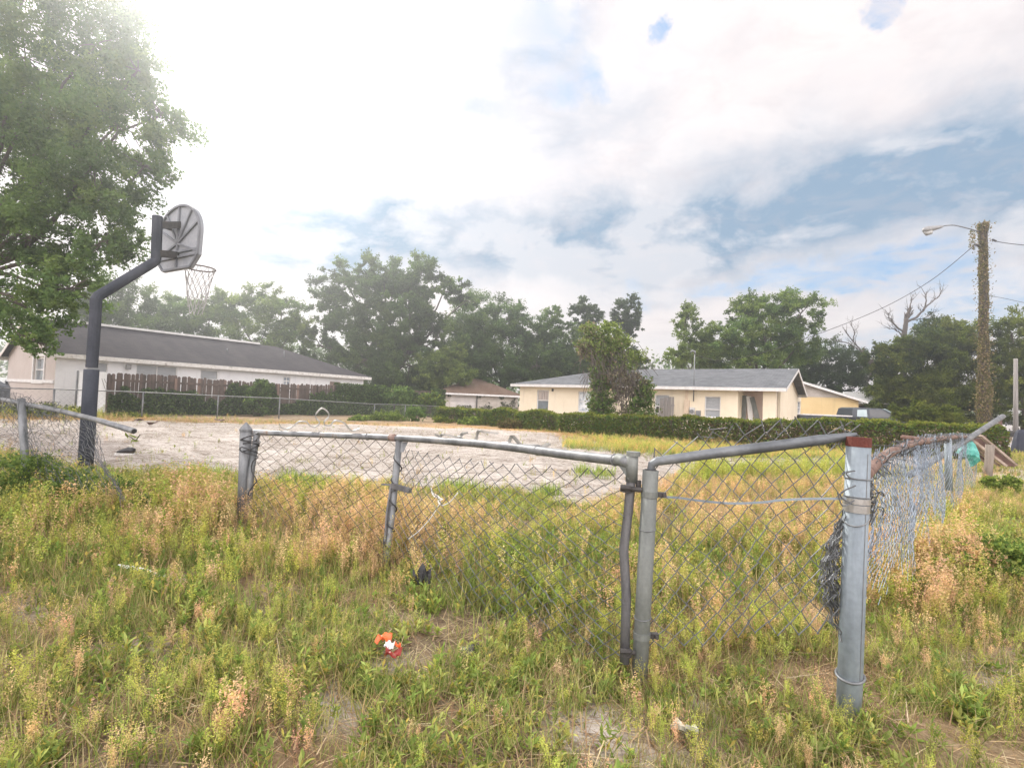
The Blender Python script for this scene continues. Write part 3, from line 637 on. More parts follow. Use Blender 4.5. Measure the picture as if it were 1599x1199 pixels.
# ---- brown-roofed garage
yawS = R_(14); oS = W(684, 640, 45); frS = Frame((oS.x, oS.y), yawS); LS, DS = 7.2, 6.8; zeS, zrS = 1.95, 3.25
hs = thing('garage', 'small white garage with brown hip roof between plank fence and beige house', 'garage', frS.at(LS/2, 0, -DS/2))
hd = frS.rect(703, 616, 743, 640); hd = (hd[0], hd[1], -.1, min(hd[3], zeS-.12), .1)
w = MB(); holed_wall(w, frS, 0, LS, -.1, zeS, [hd]); w.quad(frS.at(0, -.1), frS.at(0, zeS), frS.at(0, zeS, -DS), frS.at(0, -.1, -DS)); w.quad(frS.at(LS, -.1), frS.at(LS, -.1, -DS), frS.at(LS, zeS, -DS), frS.at(LS, zeS)); w.quad(frS.at(0, -.1, -DS), frS.at(LS, -.1, -DS), frS.at(LS, zeS, -DS), frS.at(0, zeS, -DS))
for i in range(9): w.fbox(frS, hd[1]+.1, LS, .2+.19*i, .37+.19*i, .003, .02+.004*(i % 2))
w.build('wall', 'siding', hs)
dm = MB()
for i in range(5): dm.fbox(frS, hd[0]+.01, hd[1]-.01, -.08+.39*i, .29+.39*i if i < 4 else hd[3]-.01, -.1, -.07)
dm.build('garage_door', 'sidingdoor', hs)
bx('downspout', frS, (hd[1]+.04, hd[1]+.13, 0, zeS-.1), .02, .09, 'darkmetal', hs, 0)
roof(frS, LS, DS, zeS, zrS, .45, 'hip', 'hip' if False else DS*.42, 'roof_brown', hs, th=.15)

# ---- yellow house far right
yawY = R_(-20); oY = W(1226, 640, 41); frY = Frame((oY.x, oY.y), yawY); LY, DY = 5.0, 9
hy = thing('yellow_house', 'yellow house with pale shingle roof and white gable trim partly hidden behind the beige house', 'house', frY.at(LY/2, 0, -DY/2))
frYr = Frame(frY.at(LY, 0, -DY), yawY)
zeY, zrY = 2.5, 3.75
# main body: gable faces the lot
w = MB(); w.poly([frY.at(-3.0, -.1), frY.at(LY, -.1), frY.at(LY, zeY), frY.at(1.0, zrY), frY.at(-3.0, zeY)]); w.quad(frY.at(LY, -.1), frY.at(LY, -.1, -DY), frY.at(LY, zeY, -DY), frY.at(LY, zeY))
w.build('wall', 'yellow_wall', hy)
gp = MB(); gp.poly([frY.at(-2.9, zeY+.03, .02), frY.at(LY-.1, zeY+.03, .02), frY.at(1.0, zrY-.06, .02)]); gp.build('gable_panel', 'siding', hy)
rm = MB(); rm.uv = []
roof_quad(rm, [frY.at(LY+.5, zeY-.17, .5), frY.at(LY+.5, zeY-.17, -DY), frY.at(1, zrY+.04, -DY), frY.at(1, zrY+.04, .5)], 0); roof_quad(rm, [frY.at(-3.5, zeY-.17, -DY), frY.at(-3.5, zeY-.17, .5), frY.at(1, zrY+.04, .5), frY.at(1, zrY+.04, -DY)], 0)
rm.build('roof', 'roof_light', hy)
rk = MB()
for a, b in (((1, zrY+.03), (LY+.5, zeY-.18)), ((1, zrY+.03), (-3.5, zeY-.18))):
    p, q = frY.at(a[0], a[1], .5), frY.at(b[0], b[1], .5); dz = Vector((0, 0, -.18)); rk.hexa([p+dz, q+dz, q+dz-frY.n*.04, p+dz-frY.n*.04, p, q, q-frY.n*.04, p-frY.n*.04])
rk.build('fascia', 'trim', hy)
# porch wing with its own small gable to the right
frP = Frame(frY.at(LY+.02, 0, -1.5), yawY)
w = MB(); w.fbox(frP, 0, 2.2, -.1, 2.35, -3.5, -1.0); w.fbox(frP, 1.5, 1.75, -.1, 2.35, -.3, -.06); w.build('porch', 'yellow_wall', hy)
bx('door', frP, (.35, 1.15, 0, 2.0), -.998, -.95, 'door', hy, 0)
roof(frP, 2.0, 3.4, 2.42, 3.15, .25, 'gable', 'gable', 'roof_light', hy, ovg=.3)

# flat white carport roof farther right
cp = thing('carport', 'low white flat carport roof behind the dark pickup truck', 'carport', W(1365, 655, 46))
a, b = W(1338, 634, 46), W(1392, 636, 44); MB().beam(a, b, 4, .14).build('roof', 'trim', cp)
for q in (a.lerp(b, .04), a.lerp(b, .96)): MB().tube([Vector((q.x, q.y, 0)), Vector((q.x, q.y, q.z-.08))], .06, 8).build('post', 'trim', cp)
wb = MB(); wb.beam(Vector((a.x, a.y+2.2, 1.0)), Vector((b.x, b.y+2.2, 1.0)), .2, 2.0); wb.build('wall', 'greywood', cp)

# sheet panel left of the plank fence
pa, pb = W(119, 640, 22.5), W(164, 640, 22.2)
sp_ = thing('metal_sheet_gate', 'pale grey sheet metal gate standing at the left end of the plank fence', 'gate', Vector((pa.x, pa.y, 0)))
frG = Frame((pa.x, pa.y), math.atan2(pb.y-pa.y, pb.x-pa.x)); Lg = (pb-pa).xy.length; zg = frG.hit(140, 580)[1]
MB().fbox(frG, 0, Lg, .05, zg, -.02, .02).build('sheet', 'white_wall', sp_)
MB().tube([frG.at(0, -.1, .05), frG.at(0, zg+.02, .05)], .035, 8).build('post', 'galv', sp_, True)

# ------------------------------------------------------------------ plank fence with vines
yawF = yawW; oF = W(165, 640, 21.6); frF = Frame((oF.x, oF.y), yawF); LF = 20.6
pf = thing('plank_fence', 'weathered brown dog-eared plank fence overgrown with vines in front of the white house', 'fence', frF.at(LF/2, 0, 0))
pm_ = MB(); reps = []; s_ = 0.0; i = 0
while s_ < LF:
    wv = .14; hgt = 1.72+.05*math.sin(s_*.7)+random.uniform(-.04, .04)
    gap = random.random() < .012
    if not gap:
        tgt = pm_
        if random.random() < .035: tgt = MB(); reps.append(tgt)
        l = random.uniform(-.02, .02); P = lambda a, z, n: frF.at(a+l*z, z, n)
        n0 = .0+random.uniform(0, .012); t_ = .02
        a, b = s_, s_+wv-.008
        tgt.hexa([P(a, -.05, n0), P(b, -.05, n0), P(b, -.05, n0-t_), P(a, -.05, n0-t_), P(a, hgt-.05, n0), P(b, hgt-.05, n0), P(b, hgt-.05, n0-t_), P(a, hgt-.05, n0-t_)])
        tgt.hexa([P(a, hgt-.05, n0), P(b, hgt-.05, n0), P(b, hgt-.05, n0-t_), P(a, hgt-.05, n0-t_), P(a+.035, hgt, n0), P(b-.035, hgt, n0), P(b-.035, hgt, n0-t_), P(a+.035, hgt, n0-t_)])
    s_ += wv; i += 1
pm_.build('board_panel', 'plank', pf); [q_.build('repair_board', 'plankred', pf) for q_ in reps]
rl = MB()
for z in (.35, 1.4): rl.fbox(frF, 0, LF, z, z+.09, .02, .06)
rl.build('rail', 'plank', pf)
for j in range(9):
    a = j*LF/8.3; MB().fbox(frF, a, a+.1, -.1, 1.66, .062, .16).build('post', 'plankred' if j in (1, 3) else 'plank', pf)

# far chain-link fence
def diamond(mb, fn, nu, nv, r, n=3, jit=0.0):
    """chain-link wires over fn(i,j) for lattice ints; i in 0..nu, j in 0..nv"""
    for i in range(nu):
        pts = [fn(i+((i+j) % 2), j) for j in range(nv+1)]
        if jit: pts = [p+Vector((random.gauss(0, jit), random.gauss(0, jit), random.gauss(0, jit))) for p in pts]
        mb.tube(pts, r, n, False)
FCP = [(-60, 604.5, 17.6), (85, 607.5, 18.6), (224, 612.5, 19.9), (341, 618, 21.7), (437, 622, 23.3), (585, 631, 27), (633, 632, 28.6), (685, 634.5, 30.8)]
FT = [W(*p) for p in FCP]
cf = thing('chain_link_fence', 'low galvanised chain-link fence along the far edge of the sand', 'fence', Vector((FT[3].x, FT[3].y, 0)))
MB().tube(FT, .022, 6).build('rail', 'galv', cf, True)
for p in FT: MB().tube([Vector((p.x, p.y, -.1)), p], .03, 6).build('post', 'galv', cf, True)
dmb = MB(); acc = [0]
for a, b in zip(FT, FT[1:]): acc.append(acc[-1]+(b-a).length)
def onpath(P, acc, s):
    for i in range(len(P)-1):
        if s <= acc[i+1] or i == len(P)-2:
            return P[i].lerp(P[i+1], min(1.02, (s-acc[i])/(acc[i+1]-acc[i])))
def ffn(i, j):
    p = onpath(FT, acc, i*.09); return Vector((p.x, p.y, .05+(p.z-.07)*j/10))
diamond(dmb, ffn, int(acc[-1]/.09), 10, .0022, 3); dmb.build('wire_mesh', 'wire', cf)

# ------------------------------------------------------------------ basketball hoop
bp = G(133, 737); DH = bp.y
hp = thing('basketball_hoop', 'dark blue offset basketball hoop pole with fan backboard seen from behind and torn white net', 'basketball hoop', bp)
jt = W(150, 468, DH); MB().tube([bp-Vector((0, 0, .2)), W(143, 577, DH)], .088, 14).build('lower_pole', 'hoop', hp, True)
MB().tube([W(143.2, 574, DH), W(148.5, 500, DH), jt+Vector((0, 0, -.0)), W(154, 462, DH+.03), W(238, 411, DH+.56), W(243, 407, DH+.6), W(244, 398, DH+.6), W(246, 338, DH+.6)], .07, 14).build('upper_pole', 'hoop', hp)
# backboard: fan shape in a plane yawed away from the viewer
bc = W(279, 371, DH+.9); yb = R_(-30)
frK = Frame((bc.x, bc.y), yb)
def prof(n=26):
    # half width .66, height 1.05 fan outline (s,z) about centre
    pts = [(-.42, -.52), (.42, -.52), (.62, -.34), (.64, .02)]
    for i in range(1, n): a = math.pi*i/n; pts.append((.64*math.cos(a), .02+.50*math.sin(a)))
    pts += [(-.64, .02), (-.62, -.34)]
    return pts
zc = bc.z; pr_ = prof(); bb = MB()
f_ = [frK.at(a*.98, zc+z, .0) for a, z in pr_]; g_ = [frK.at(a*.98, zc+z, -.04) for a, z in pr_]
bb.poly(f_); bb.poly(g_[::-1])
for i in range(len(f_)): bb.quad(f_[i], g_[i], g_[(i+1) % len(f_)], f_[(i+1) % len(f_)])
bbo = bb.build('backboard', 'board', hp)
rb = MB(); inner = [frK.at(a*.95, zc+z*.96, .012) for a, z in pr_]
for i in range(len(inner)): rb.beam(inner[i], inner[(i+1) % len(inner)], .03, .035, frK.n)
hub = (0, -.1)
for a, z in ((-.62, -.3), (-.6, .2), (-.38, .42), (0, .5), (.38, .42), (.6, .2), (.62, -.3), (0, -.5)):
    rb.beam(frK.at(hub[0], zc+hub[1], .012), frK.at(a*.95, zc+z*.95, .012), .03, .03, frK.n)
for z in (-.24, -.32): rb.beam(frK.at(-.58, zc+z, .014), frK.at(.58, zc+z, .014), .03, .034, frK.n)
rb.build('ribs', 'boardrib', bbo)
pt_ = W(247, 352, DH+.6); pl_ = W(247, 396, DH+.6)
MB().beam(pt_, frK.at(.0, zc+.2, .0), .09, .1).beam(pt_+Vector((0, 0, .03)), frK.at(-.2, zc+.16, .02), .05, .06).build('bracket', 'darkmetal', hp); MB().beam(pl_, frK.at(.0, zc-.28, .0), .09, .1).beam(pl_+Vector((0, 0, .02)), frK.at(-.2, zc-.26, .02), .05, .06).build('bracket', 'darkmetal', hp)
rc_ = W(312, 419, DH+1.25); rr_ = .225
ring = [rc_+Vector((math.cos(a)*rr_, math.sin(a)*rr_, 0)) for a in [2*math.pi*i/24 for i in range(25)]]
rmb = MB(); rmb.tube(ring, .012, 6, False)
mb1 = frK.at(.0, zc-.38, -.04); rmb.tube([mb1, ring[13]], .014, 6); rmb.tube([mb1+Vector((0, 0, .03)), ring[10]], .01, 6); rmb.tube([frK.at(.1, zc-.38, -.04), ring[16]], .01, 6)
rmo = rmb.build('rim', 'rim', hp, True)
nm = MB(); random.seed(3)
for k_ in range(12):
    for sg in (1, -1):
        pts = []
        for j in range(8):
            a = 2*math.pi*(k_+sg*j*.5)/12; t = j/7; rad = rr_*(1-.58*t**.8); zz = -.78*t
            pts.append(rc_+Vector((math.cos(a)*rad+random.gauss(0, .008)-.02*t, math.sin(a)*rad, zz*random.uniform(.97, 1.0))))
        nm.tube(pts[:random.choice((8, 8, 7, 6))], .0045, 4, False)
nm.build('net', 'net', rmo)

# ------------------------------------------------------------------ utility pole
pb_ = G(1537, 692); DP = pb_.y; up = thing('utility_pole', 'wooden utility pole wrapped in brown vines with a street lamp on a curved arm', 'utility pole', pb_)
ptop = W(1535, 352, DP)
MB().tube([pb_-Vector((0, 0, .3)), pb_.lerp(ptop, .5), ptop], [.19, .15, .12], 14).build('pole', 'polewood', up, True)
arm = catmull([W(1530, 362, DP), W(1512, 357, DP-.05), W(1490, 352, DP-.1), W(1474, 353, DP-.15), W(1468, 355, DP-.15)], 5)
MB().tube(arm, .032, 8).build('lamp_arm', 'galv', up, True)
h0, h1 = W(1472, 354, DP-.15), W(1441, 360, DP-.2); lh = MB(); ax = h1-h0
lh.tube([h0+ax*t for t in (0, .15, .45, .75, .93, 1)], [.05, .09, .13, .17, .14, .05], 12); lho = lh.build('lamp_head', 'lampgrey', up, True)
MB().tube([h0+ax*.55+Vector((0, 0, -.10)), h0+ax*.62+Vector((0, 0, -.17)), h0+ax*.8+Vector((0, 0, -.2)), h0+ax*.95+Vector((0, 0, -.1))], [.06, .14, .13, .05], 12).build('lens', 'lampglass', lho, True)
MB().tube([W(1522, 382, DP-.2), W(1530, 384, DP-.1)], .06, 8).build('insulator', 'darkmetal', up); MB().tube([W(1549, 374, DP-.1), W(1556, 377, DP-.2)], .05, 8).build('insulator', 'darkmetal', up)
def cable(pts, r, label): tag(MB().tube(catmull(pts, 8), r, 5, False).build('overhead_cable', 'darkmetal', None, True), label, 'cable')
cable([W(1523, 382, DP-.2), W(1455, 437, DP+1.2), W(1380, 480, DP+2.6), W(1290, 517, DP+4), W(1200, 548, DP+4.8), W(1130, 563, DP+5.3), MAST], .017, 'overhead service cable sagging from the vine-wrapped pole to the beige house mast')
cable([W(1555, 377, DP-.2), W(1600, 383, DP-1), W(1800, 400, DP-4)], .018, 'overhead cable leaving the top of the vine-wrapped pole away from the lamp')
cable([W(1545, 462, DP), W(1600, 473, DP+1), W(1800, 520, DP+4)], .012, 'thin lower cable leaving the vine-wrapped pole halfway up')
# ------------------------------------------------------------------ vehicles
def vehicle(name, label, cat, o, yaw, body, cabin, W_, paint, wins, wheels, wr=.36):
    """body/cabin: side profiles [(x,z)], x forward"""
    fr = Frame((o.x, o.y), yaw); root = thing(name, label, cat, fr.at(0, 0, -W_/2))
    def ext(mb, prof, n0, n1, taper=0.0, zt=0):
        f = [fr.at(x, z, n0-taper*max(0, z-zt)) for x, z in prof]; b = [fr.at(x, z, n1+taper*max(0, z-zt)) for x, z in prof]
        mb.poly(f); mb.poly(b[::-1])
        for i in range(len(f)): mb.quad(f[i], b[i], b[(i+1) % len(f)], f[(i+1) % len(f)])
    mb = MB(); ext(mb, body, 0, -W_); mb.build('body', paint, root, bevel=.05)
    zt = min(z for x, z in cabin); mb = MB(); ext(mb, cabin, -.03, -W_+.03, .22, zt); co = mb.build('cabin', paint, root, bevel=.06)
    for prof, mt in wins:
        MB().poly([fr.at(x, z, -.03-.22*(z-zt)+.006) for x, z in prof]).build('window', mt, co); MB().poly([fr.at(x, z, -W_+.03+.22*(z-zt)-.006) for x, z in prof][::-1]).build('window', mt, co)
    for x in wheels:
        for n_ in (-.12, -W_+.12):
            t = MB().tube([fr.at(x, wr, n_+.12), fr.at(x, wr, n_-.12)], wr, 20).build('wheel', 'tyre', root)
            MB().tube([fr.at(x, wr, n_+.125), fr.at(x, wr, n_-.125)], wr*.58, 14).build('rim', 'lampgrey', t)
    return fr, root
oT = W(1250, 660, 31); frT, tr = vehicle('pickup_truck', 'dark grey pickup truck with white bed rail parked behind the ivy hedge', 'pickup truck', oT, R_(-4),
    [(0, .55), (0, 1.12), (3.25, 1.12), (5.9, .98), (6.4, .84), (6.5, .5)], [(3.0, 1.1), (3.1, 1.62), (3.3, 1.7), (4.7, 1.7), (4.95, 1.65), (6.1, 1.0)], 1.85, 'truck',
    [([(3.3, 1.16), (3.36, 1.56), (3.9, 1.6), (3.9, 1.16)], 'clearglass'), ([(4.05, 1.16), (4.05, 1.61), (4.7, 1.61), (4.9, 1.54), (5.5, 1.16)], 'tint')], (1.1, 5.2))
MB().fbox(frT, .1, 3.0, 1.125, 1.2, -.03, .01).build('bed_rail', 'trim', tr)
MB().hexa([frT.at(6.04, 1.04, -.08), frT.at(4.95, 1.64, -.16), frT.at(4.95, 1.64, -1.69), frT.at(6.04, 1.04, -1.74), frT.at(6.08, 1.07, -.08), frT.at(4.99, 1.68, -.16), frT.at(4.99, 1.68, -1.69), frT.at(6.08, 1.07, -1.74)]).build('windshield', 'clearglass', tr)
oC = W(-95, 640, 27); vehicle('parked_car', 'dark parked car at the left edge beyond the white house', 'car', oC, R_(8), [(0, .3), (0, .85), (1, .95), (3.6, .92), (4.3, .75), (4.4, .3)], [(.3, .9), (.8, 1.4), (2.3, 1.42), (3.2, .92)], 1.7, 'truck',
    [([(.7, .98), (.95, 1.34), (2.2, 1.34), (2.85, .98)], 'tint')], (.8, 3.5), .32)
oV = W(1548, 690, 44); vehicle('parked_car', 'white parked car far down the road beyond the utility pole', 'car', oV, R_(-8), [(0, .25), (0, .8), (1, .9), (3.6, .87), (4.3, .7), (4.4, .25)], [(.3, .85), (.8, 1.3), (2.3, 1.32), (3.2, .87)], 1.7, 'whitepaint',
    [([(.7, .93), (.95, 1.24), (2.2, 1.24), (2.85, .93)], 'tint')], (.8, 3.5), .32)
# roadside bits at the far right
a = G(1562, 693); tag(MB().tube([a-Vector((0, 0, .1)), W(1562, 655, a.y)], [.1, .085], 10).build('wooden_post', 'lumberred', None, True), 'short dark post standing beside the road behind the tilted pipe', 'post')
a = G(1586, 690); a = W(1586, 694, 30); a.z = 0; tag(MB().tube([a-Vector((0, 0, .1)), W(1586, 560, 30)], [.13, .1], 10).build('utility_pole', 'greywood', None, True), 'plain pale grey utility pole far down the road', 'utility pole')
a = W(1584, 697, 22); mbx = thing('mailbox', 'dark roadside mailbox on a white post', 'mailbox', Vector((a.x, a.y, 0)))
MB().beam(Vector((a.x, a.y, -.1)), W(1584, 683, 22), .09, .09).build('post', 'trim', mbx)
c0_, c1_ = W(1575, 678, 22), W(1603, 677, 21.5); mm = MB(); d_ = (c1_-c0_).normalized(); sd_v = d_.cross(Vector((0, 0, 1)))
pro = [(-.13, -.12), (.13, -.12), (.13, .06)]+[(.13*math.cos(t*math.pi/6), .06+.1*math.sin(t*math.pi/6)) for t in range(1, 6)]+[(-.13, .06)]
f_ = [c0_+sd_v*x+Vector((0, 0, z)) for x, z in pro]; b_ = [c1_+sd_v*x+Vector((0, 0, z)) for x, z in pro]
mm.poly(f_); mm.poly(b_[::-1])
for i in range(len(f_)): mm.quad(f_[i], b_[i], b_[(i+1) % len(f_)], f_[(i+1) % len(f_)])
mm.build('box', 'darkmetal', mbx)
gb = G(1595, 709); cov = MB(); lv = []
for z, rx in ((0, .34), (.25, .32), (.55, .27), (.8, .2), (.92, .12)):
    lv.append([gb+Vector((math.cos(t)*rx*(1+.08*math.sin(5*t+z*3)), math.sin(t)*rx*.7, z)) for t in [2*math.pi*i/16 for i in range(16)]])
for A, B in zip(lv, lv[1:]):
    for i in range(16): cov.quad(A[i], A[(i+1) % 16], B[(i+1) % 16], B[i])
cov.poly(lv[-1]); tag(cov.build('covered_grill', 'navy', None, True), 'navy cloth cover draped over a small grill at the right edge by the road', 'grill')
# board pile leaning on the stub post
stb = G(1540, 747); stp = W(1546, 694, stb.y)
st = MB(); st.tube([stb-Vector((0, 0, .1)), stb.lerp(stp, .5)+Vector((.02, 0, 0)), stp], [.09, .075, .08], 10); tag(st.build('wooden_post', 'stump', None, True), 'short weathered grey wood stub post in front of the leaning board stack', 'post')
random.seed(5)
dB = stb.y+.9
brd = [((1516, 686), (1570, 727)), ((1519, 684), (1575, 727)), ((1522, 682), (1580, 727)), ((1513, 690), (1560, 727)), ((1531, 680), (1586, 726)), ((1535, 683), (1583, 728)), ((1510, 697), (1548, 725)), ((1514, 701), (1542, 722))]
blab = ['narrow board near the front of the leaning stack', 'dark board third from the top of the leaning stack', 'reddish dark board in the middle of the leaning stack', 'pale lower board of the leaning stack', 'long pale top board of the leaning stack by the stub post', 'brown board just under the top of the leaning stack', 'short board low in the leaning stack', 'lowest short board of the leaning stack near the teal bag']
for i, ((x0, y0), (x1, y1)) in enumerate(brd):
    d0 = dB+.12*i
    tag(MB().beam(W(x0, y0, d0+.3), W(x1, y1, d0), .26, .045, Vector((0, 0, 1))).build('stacked_board', 'lumberred' if i in (1, 2, 6) else 'lumber'), blab[i], 'board', 'boards leaning in a stack')

# ------------------------------------------------------------------ front fences
def post(label, bpx, tpx, d, r, mat, cap=None, name='fence_post', band=None):
    b = W(bpx[0], bpx[1], d); b.z = gz(b.x, b.y); t = W(tpx[0], tpx[1], d); root = thing(name, label, 'post', b)
    ax = (t-b).normalized(); MB().tube([b-ax*.25, t], r, 18).build('pipe', mat, root, True)
    if cap == 'point':
        MB().tube([t-ax*.004, t+ax*.012, t+ax*.02, t+ax*.075], [r*1.12, r*1.12, r*1.0, r*.1], 12).build('cap', 'galv', root)
    if cap == 'rust':
        MB().tube([t-ax*.034, t+ax*.004], r*1.03, 18).build('cap_band', 'redrust', root)
    return root, b, t, ax, r
d1, d2, d3 = 4.7, 2.26, 2.055
p1, b1, t1, ax1, r1 = post('grey round post with pointed cap at the left end of the gate', (379, 815), (384, 672), d1, .05, 'galv', 'point')
p2, b2, t2, ax2, r2 = post('thick grey pipe post in the middle carrying the bent rail', (998, 1063), (1016, 734), d2, .034, 'galvgreen')
p3, b3, t3, ax3, r3 = post('pale blue-grey post with rusty red top band at the right', (1325, 1117), (1341, 684), d3, .043, 'galvblue', 'rust')
fq = (CAM-b3); fq.z = 0; fq = (fq.normalized()+Vector((.75, 0, 0))).normalized()
MB().beam(b3+fq*(r3*1.0)+ax3*.16, t3+fq*(r3*1.0)-ax3*.06, .003, .0018, fq).build('weld_seam', 'galv', p3)
# dark disc on the middle post top, painting the shade inside a hollow pipe
MB().tube([t2+ax2*.001, t2+ax2*.003], r2*.78, 16).build('hollow_shade_disc', 'darkmetal', p2)
def ringtie(parent, b, ax, r, t, mat='galv', wr=.0035, name='wire_tie', tilt=0.0):
    c = b+ax*t; u = ax.orthogonal().normalized(); v = ax.cross(u)
    pts = [c+(u*math.cos(a)+v*math.sin(a))*(r+wr*.7)+ax*(tilt*math.cos(a)) for a in [2*math.pi*i/20 for i in range(21)]]
    return MB().tube(pts, wr, 5, False).build(name, mat, parent, True)
h2 = (t2-b2).length; h3 = (t3-b3).length
for f in (.30, .72): ringtie(p2, b2, ax2, r2, h2*f, 'galv', .0022, tilt=.006)
def band(parent, b, ax, r, t, side, mat='darkmetal', w=.026, name='clamp_band', ear=.036):
    c = b+ax*t; o = MB().tube([c-ax*w/2, c+ax*w/2], r*1.09, 16).build(name, mat, parent)
    e = c+side*(r*1.05); MB().beam(e, e+side*ear, w*.9, .02, ax).tube([e+side*ear*.7-Vector((0, .025, 0)), e+side*ear*.7+Vector((0, .02, 0))], .008, 8).build('bolt', 'darkmetal', o); return o
sx = Vector((1, 0, 0))
band(p2, b2, ax2, r2, h2*.885, sx, 'galvgreen'); band(p2, b2, ax2, r2, h2*.215, sx, 'galvgreen')
ringtie(p3, b3, ax3, r3, h3*.155, 'galv', .006, tilt=.012)
for f in (.855, .79): ringtie(p3, b3, ax3, r3, h3*f, 'galv', .0025)
MB().tube([b3+ax3*(h3*.735), b3+ax3*(h3*.762)], r3*1.08, 18).build('strap_wrap', 'aluminium', p3)
MB().tube([b3+ax3*(h3*.765), b3+ax3*(h3*.785)], r3*1.1, 18).build('strap_wrap', 'aluminium', p3)
ringtie(p3, b3, ax3, r3, h3*.715, 'galv', .0025, tilt=.03)

# gate leaf
gA, gC = W(399, 675, 4.72), W(984, 721, 2.29)
gate = thing('chain_link_gate', 'long leaning chain-link gate with a scrolled metal ornament on its top rail', 'gate', Vector(((gA.x+gC.x)/2, (gA.y+gC.y)/2, 0)))
railpts = [W(385, 673, 4.74), gA, W(500, 679, 4.53), W(622, 684, 3.96), W(760, 694, 3.2), W(880, 709, 2.68), gC]
MB().tube(catmull(railpts, 4), .0245, 12).build('top_rail', 'galv', gate, True)
def upright(pp, r, mat, name='gate_upright'): return MB().tube(pp, r, 12).build(name, mat, gate, True)
u1 = upright([W(401, 679, 4.72), W(392, 740, 4.66), W(386, 818, 4.6)], .028, 'galv')
u2 = upright([W(624, 684, 3.97), W(612, 800, 3.8), W(594, 955, 3.5)], .026, 'galv')
u3 = upright([W(988, 708, 2.29), W(986, 745, 2.29), W(981, 800, 2.29), W(974, 858, 2.29), W(978, 930, 2.27), W(975, 1035, 2.24)], .0205, 'galvdark')
MB().tube([W(987.5, 706, 2.29), W(986, 752, 2.29)], .0265, 14).build('rail_end_fitting', 'galvgreen', gate, True); MB().tube([W(989, 705, 2.29), W(988.8, 712, 2.29)], .031, 14).build('loop_cap', 'galvgreen', gate)
MB().tube([W(964, 717, 2.36), W(987, 724, 2.29)], .029, 12).build('rail_sleeve', 'galvgreen', gate, True)
MB().hexa([W(966, 727, 2.33), W(983, 729, 2.28), W(983, 729, 2.30), W(966, 727, 2.35), W(981, 748, 2.27), W(984, 750, 2.27), W(984, 750, 2.29), W(981, 748, 2.29)]).build('gusset', 'galvgreen', gate)
MB().tube([W(610, 683, 4.0), W(617, 683.5, 3.96)], .029, 12).build('rust_collar', 'rust', gate, True)
MB().hexa([W(617, 690, 3.95), W(637, 690, 3.93), W(637, 690, 3.97), W(617, 690, 3.99), W(621, 706, 3.92), W(630, 706, 3.92), W(630, 706, 3.95), W(621, 706, 3.95)]).build('brace_plate', 'galv', gate)
# hinges at the middle post
for y, dd in ((762, 2.28), (1017, 2.245)):
    hg = MB(); hg.tube([W(971, y, dd), W(1003, y+3, 2.25)], .011, 8); hg.tube([W(997, y-12, dd), W(997, y+6, dd)], .012, 8); hg.tube([W(969, y-1, dd-.02), W(985, y, dd-.03)], .012, 8); hg.tube([W(978, y-4, dd), W(977, y+6, dd)], .026, 10); hg.build('hinge', 'darkmetal', gate)
# latch on the middle upright
lt = MB(); lt.beam(W(612, 758, 3.83), W(641, 766, 3.75), .03, .035); lt.beam(W(596, 756, 3.86), W(612, 757, 3.84), .012, .012); lt.tube([W(611, 756, 3.83), W(604, 800, 3.76), W(601, 845, 3.68)], .009, 6); lt.build('latch', 'galvdark', gate)
MB().tube([W(610, 757, 3.86), W(605, 810, 3.77), W(599, 860, 3.68), W(585, 955, 3.52)], .009, 6).build('drop_rod', 'galvdark', gate, True)
for px, py, d in ((500, 678.5, 4.53), (574, 682, 4.2), (720, 690, 3.42), (840, 703, 2.85), (961, 718, 2.36)):
    c = W(px, py, d); tt = (W(px+6, py+.5, d-.03)-c).normalized(); ringtie(gate, c, tt, .0245, 0, 'galv', .003, 'rail_tie')
# mesh of the gate
def surf(cor, nu, nv, warp):
    TL, TR, BR, BL = [Vector(c) for c in cor]
    def fn(i, j):
        u = i/nu; v = j/nv; p = (BL.lerp(BR, u)).lerp(TL.lerp(TR, u), v)
        return p+warp(u, v)
    return fn
def nz(a, b, c): return mnoise.noise(Vector((a, b, c)))
CW = .0435
def mesh_panel(cor, mat, parent, warp, nu, nv, r=.003, name='wire_mesh', jit=.003):
    fn = surf(cor, nu, nv, warp); mb = MB()
    for i in range(nu):
        pts = [fn(i+((i+j) % 2), j) for j in range(nv+1)]
        pts = [p+Vector((random.gauss(0, jit), random.gauss(0, jit), random.gauss(0, jit))) for p in pts]
        # twisted tips
        pts[-1] = pts[-1]+Vector((random.uniform(-.012, .012), 0, random.uniform(0, .018)))
        mb.tube(pts, r, 4, False)
    return mb.build(name, mat, parent)
nrmG = Vector((.66, .75, 0))
mesh_panel((W(400, 681, 4.70), W(622, 690, 3.95), W(597, 935, 3.52), W(385, 830, 4.58)), 'wirewarm', gate, lambda u, v: nrmG*.05*nz(u*3, v*2, 1)*math.sin(math.pi*v)+Vector((0, 0, .02*nz(u*3, v*2, 5)*(1-v))), 22, 21)
mesh_panel((W(630, 702, 3.92), W(980, 738, 2.30), W(978, 1030, 2.25), W(600, 940, 3.5)), 'wire', gate,
           lambda u, v: nrmG*(.10*nz(u*3, v*2, 3)*math.sin(math.pi*v))+Vector((.03*nz(u*4, v*3, 8), 0, -.03*math.sin(math.pi*u)+.04*nz(u*5, v*2, 9)*(1-v))), 34, 26)
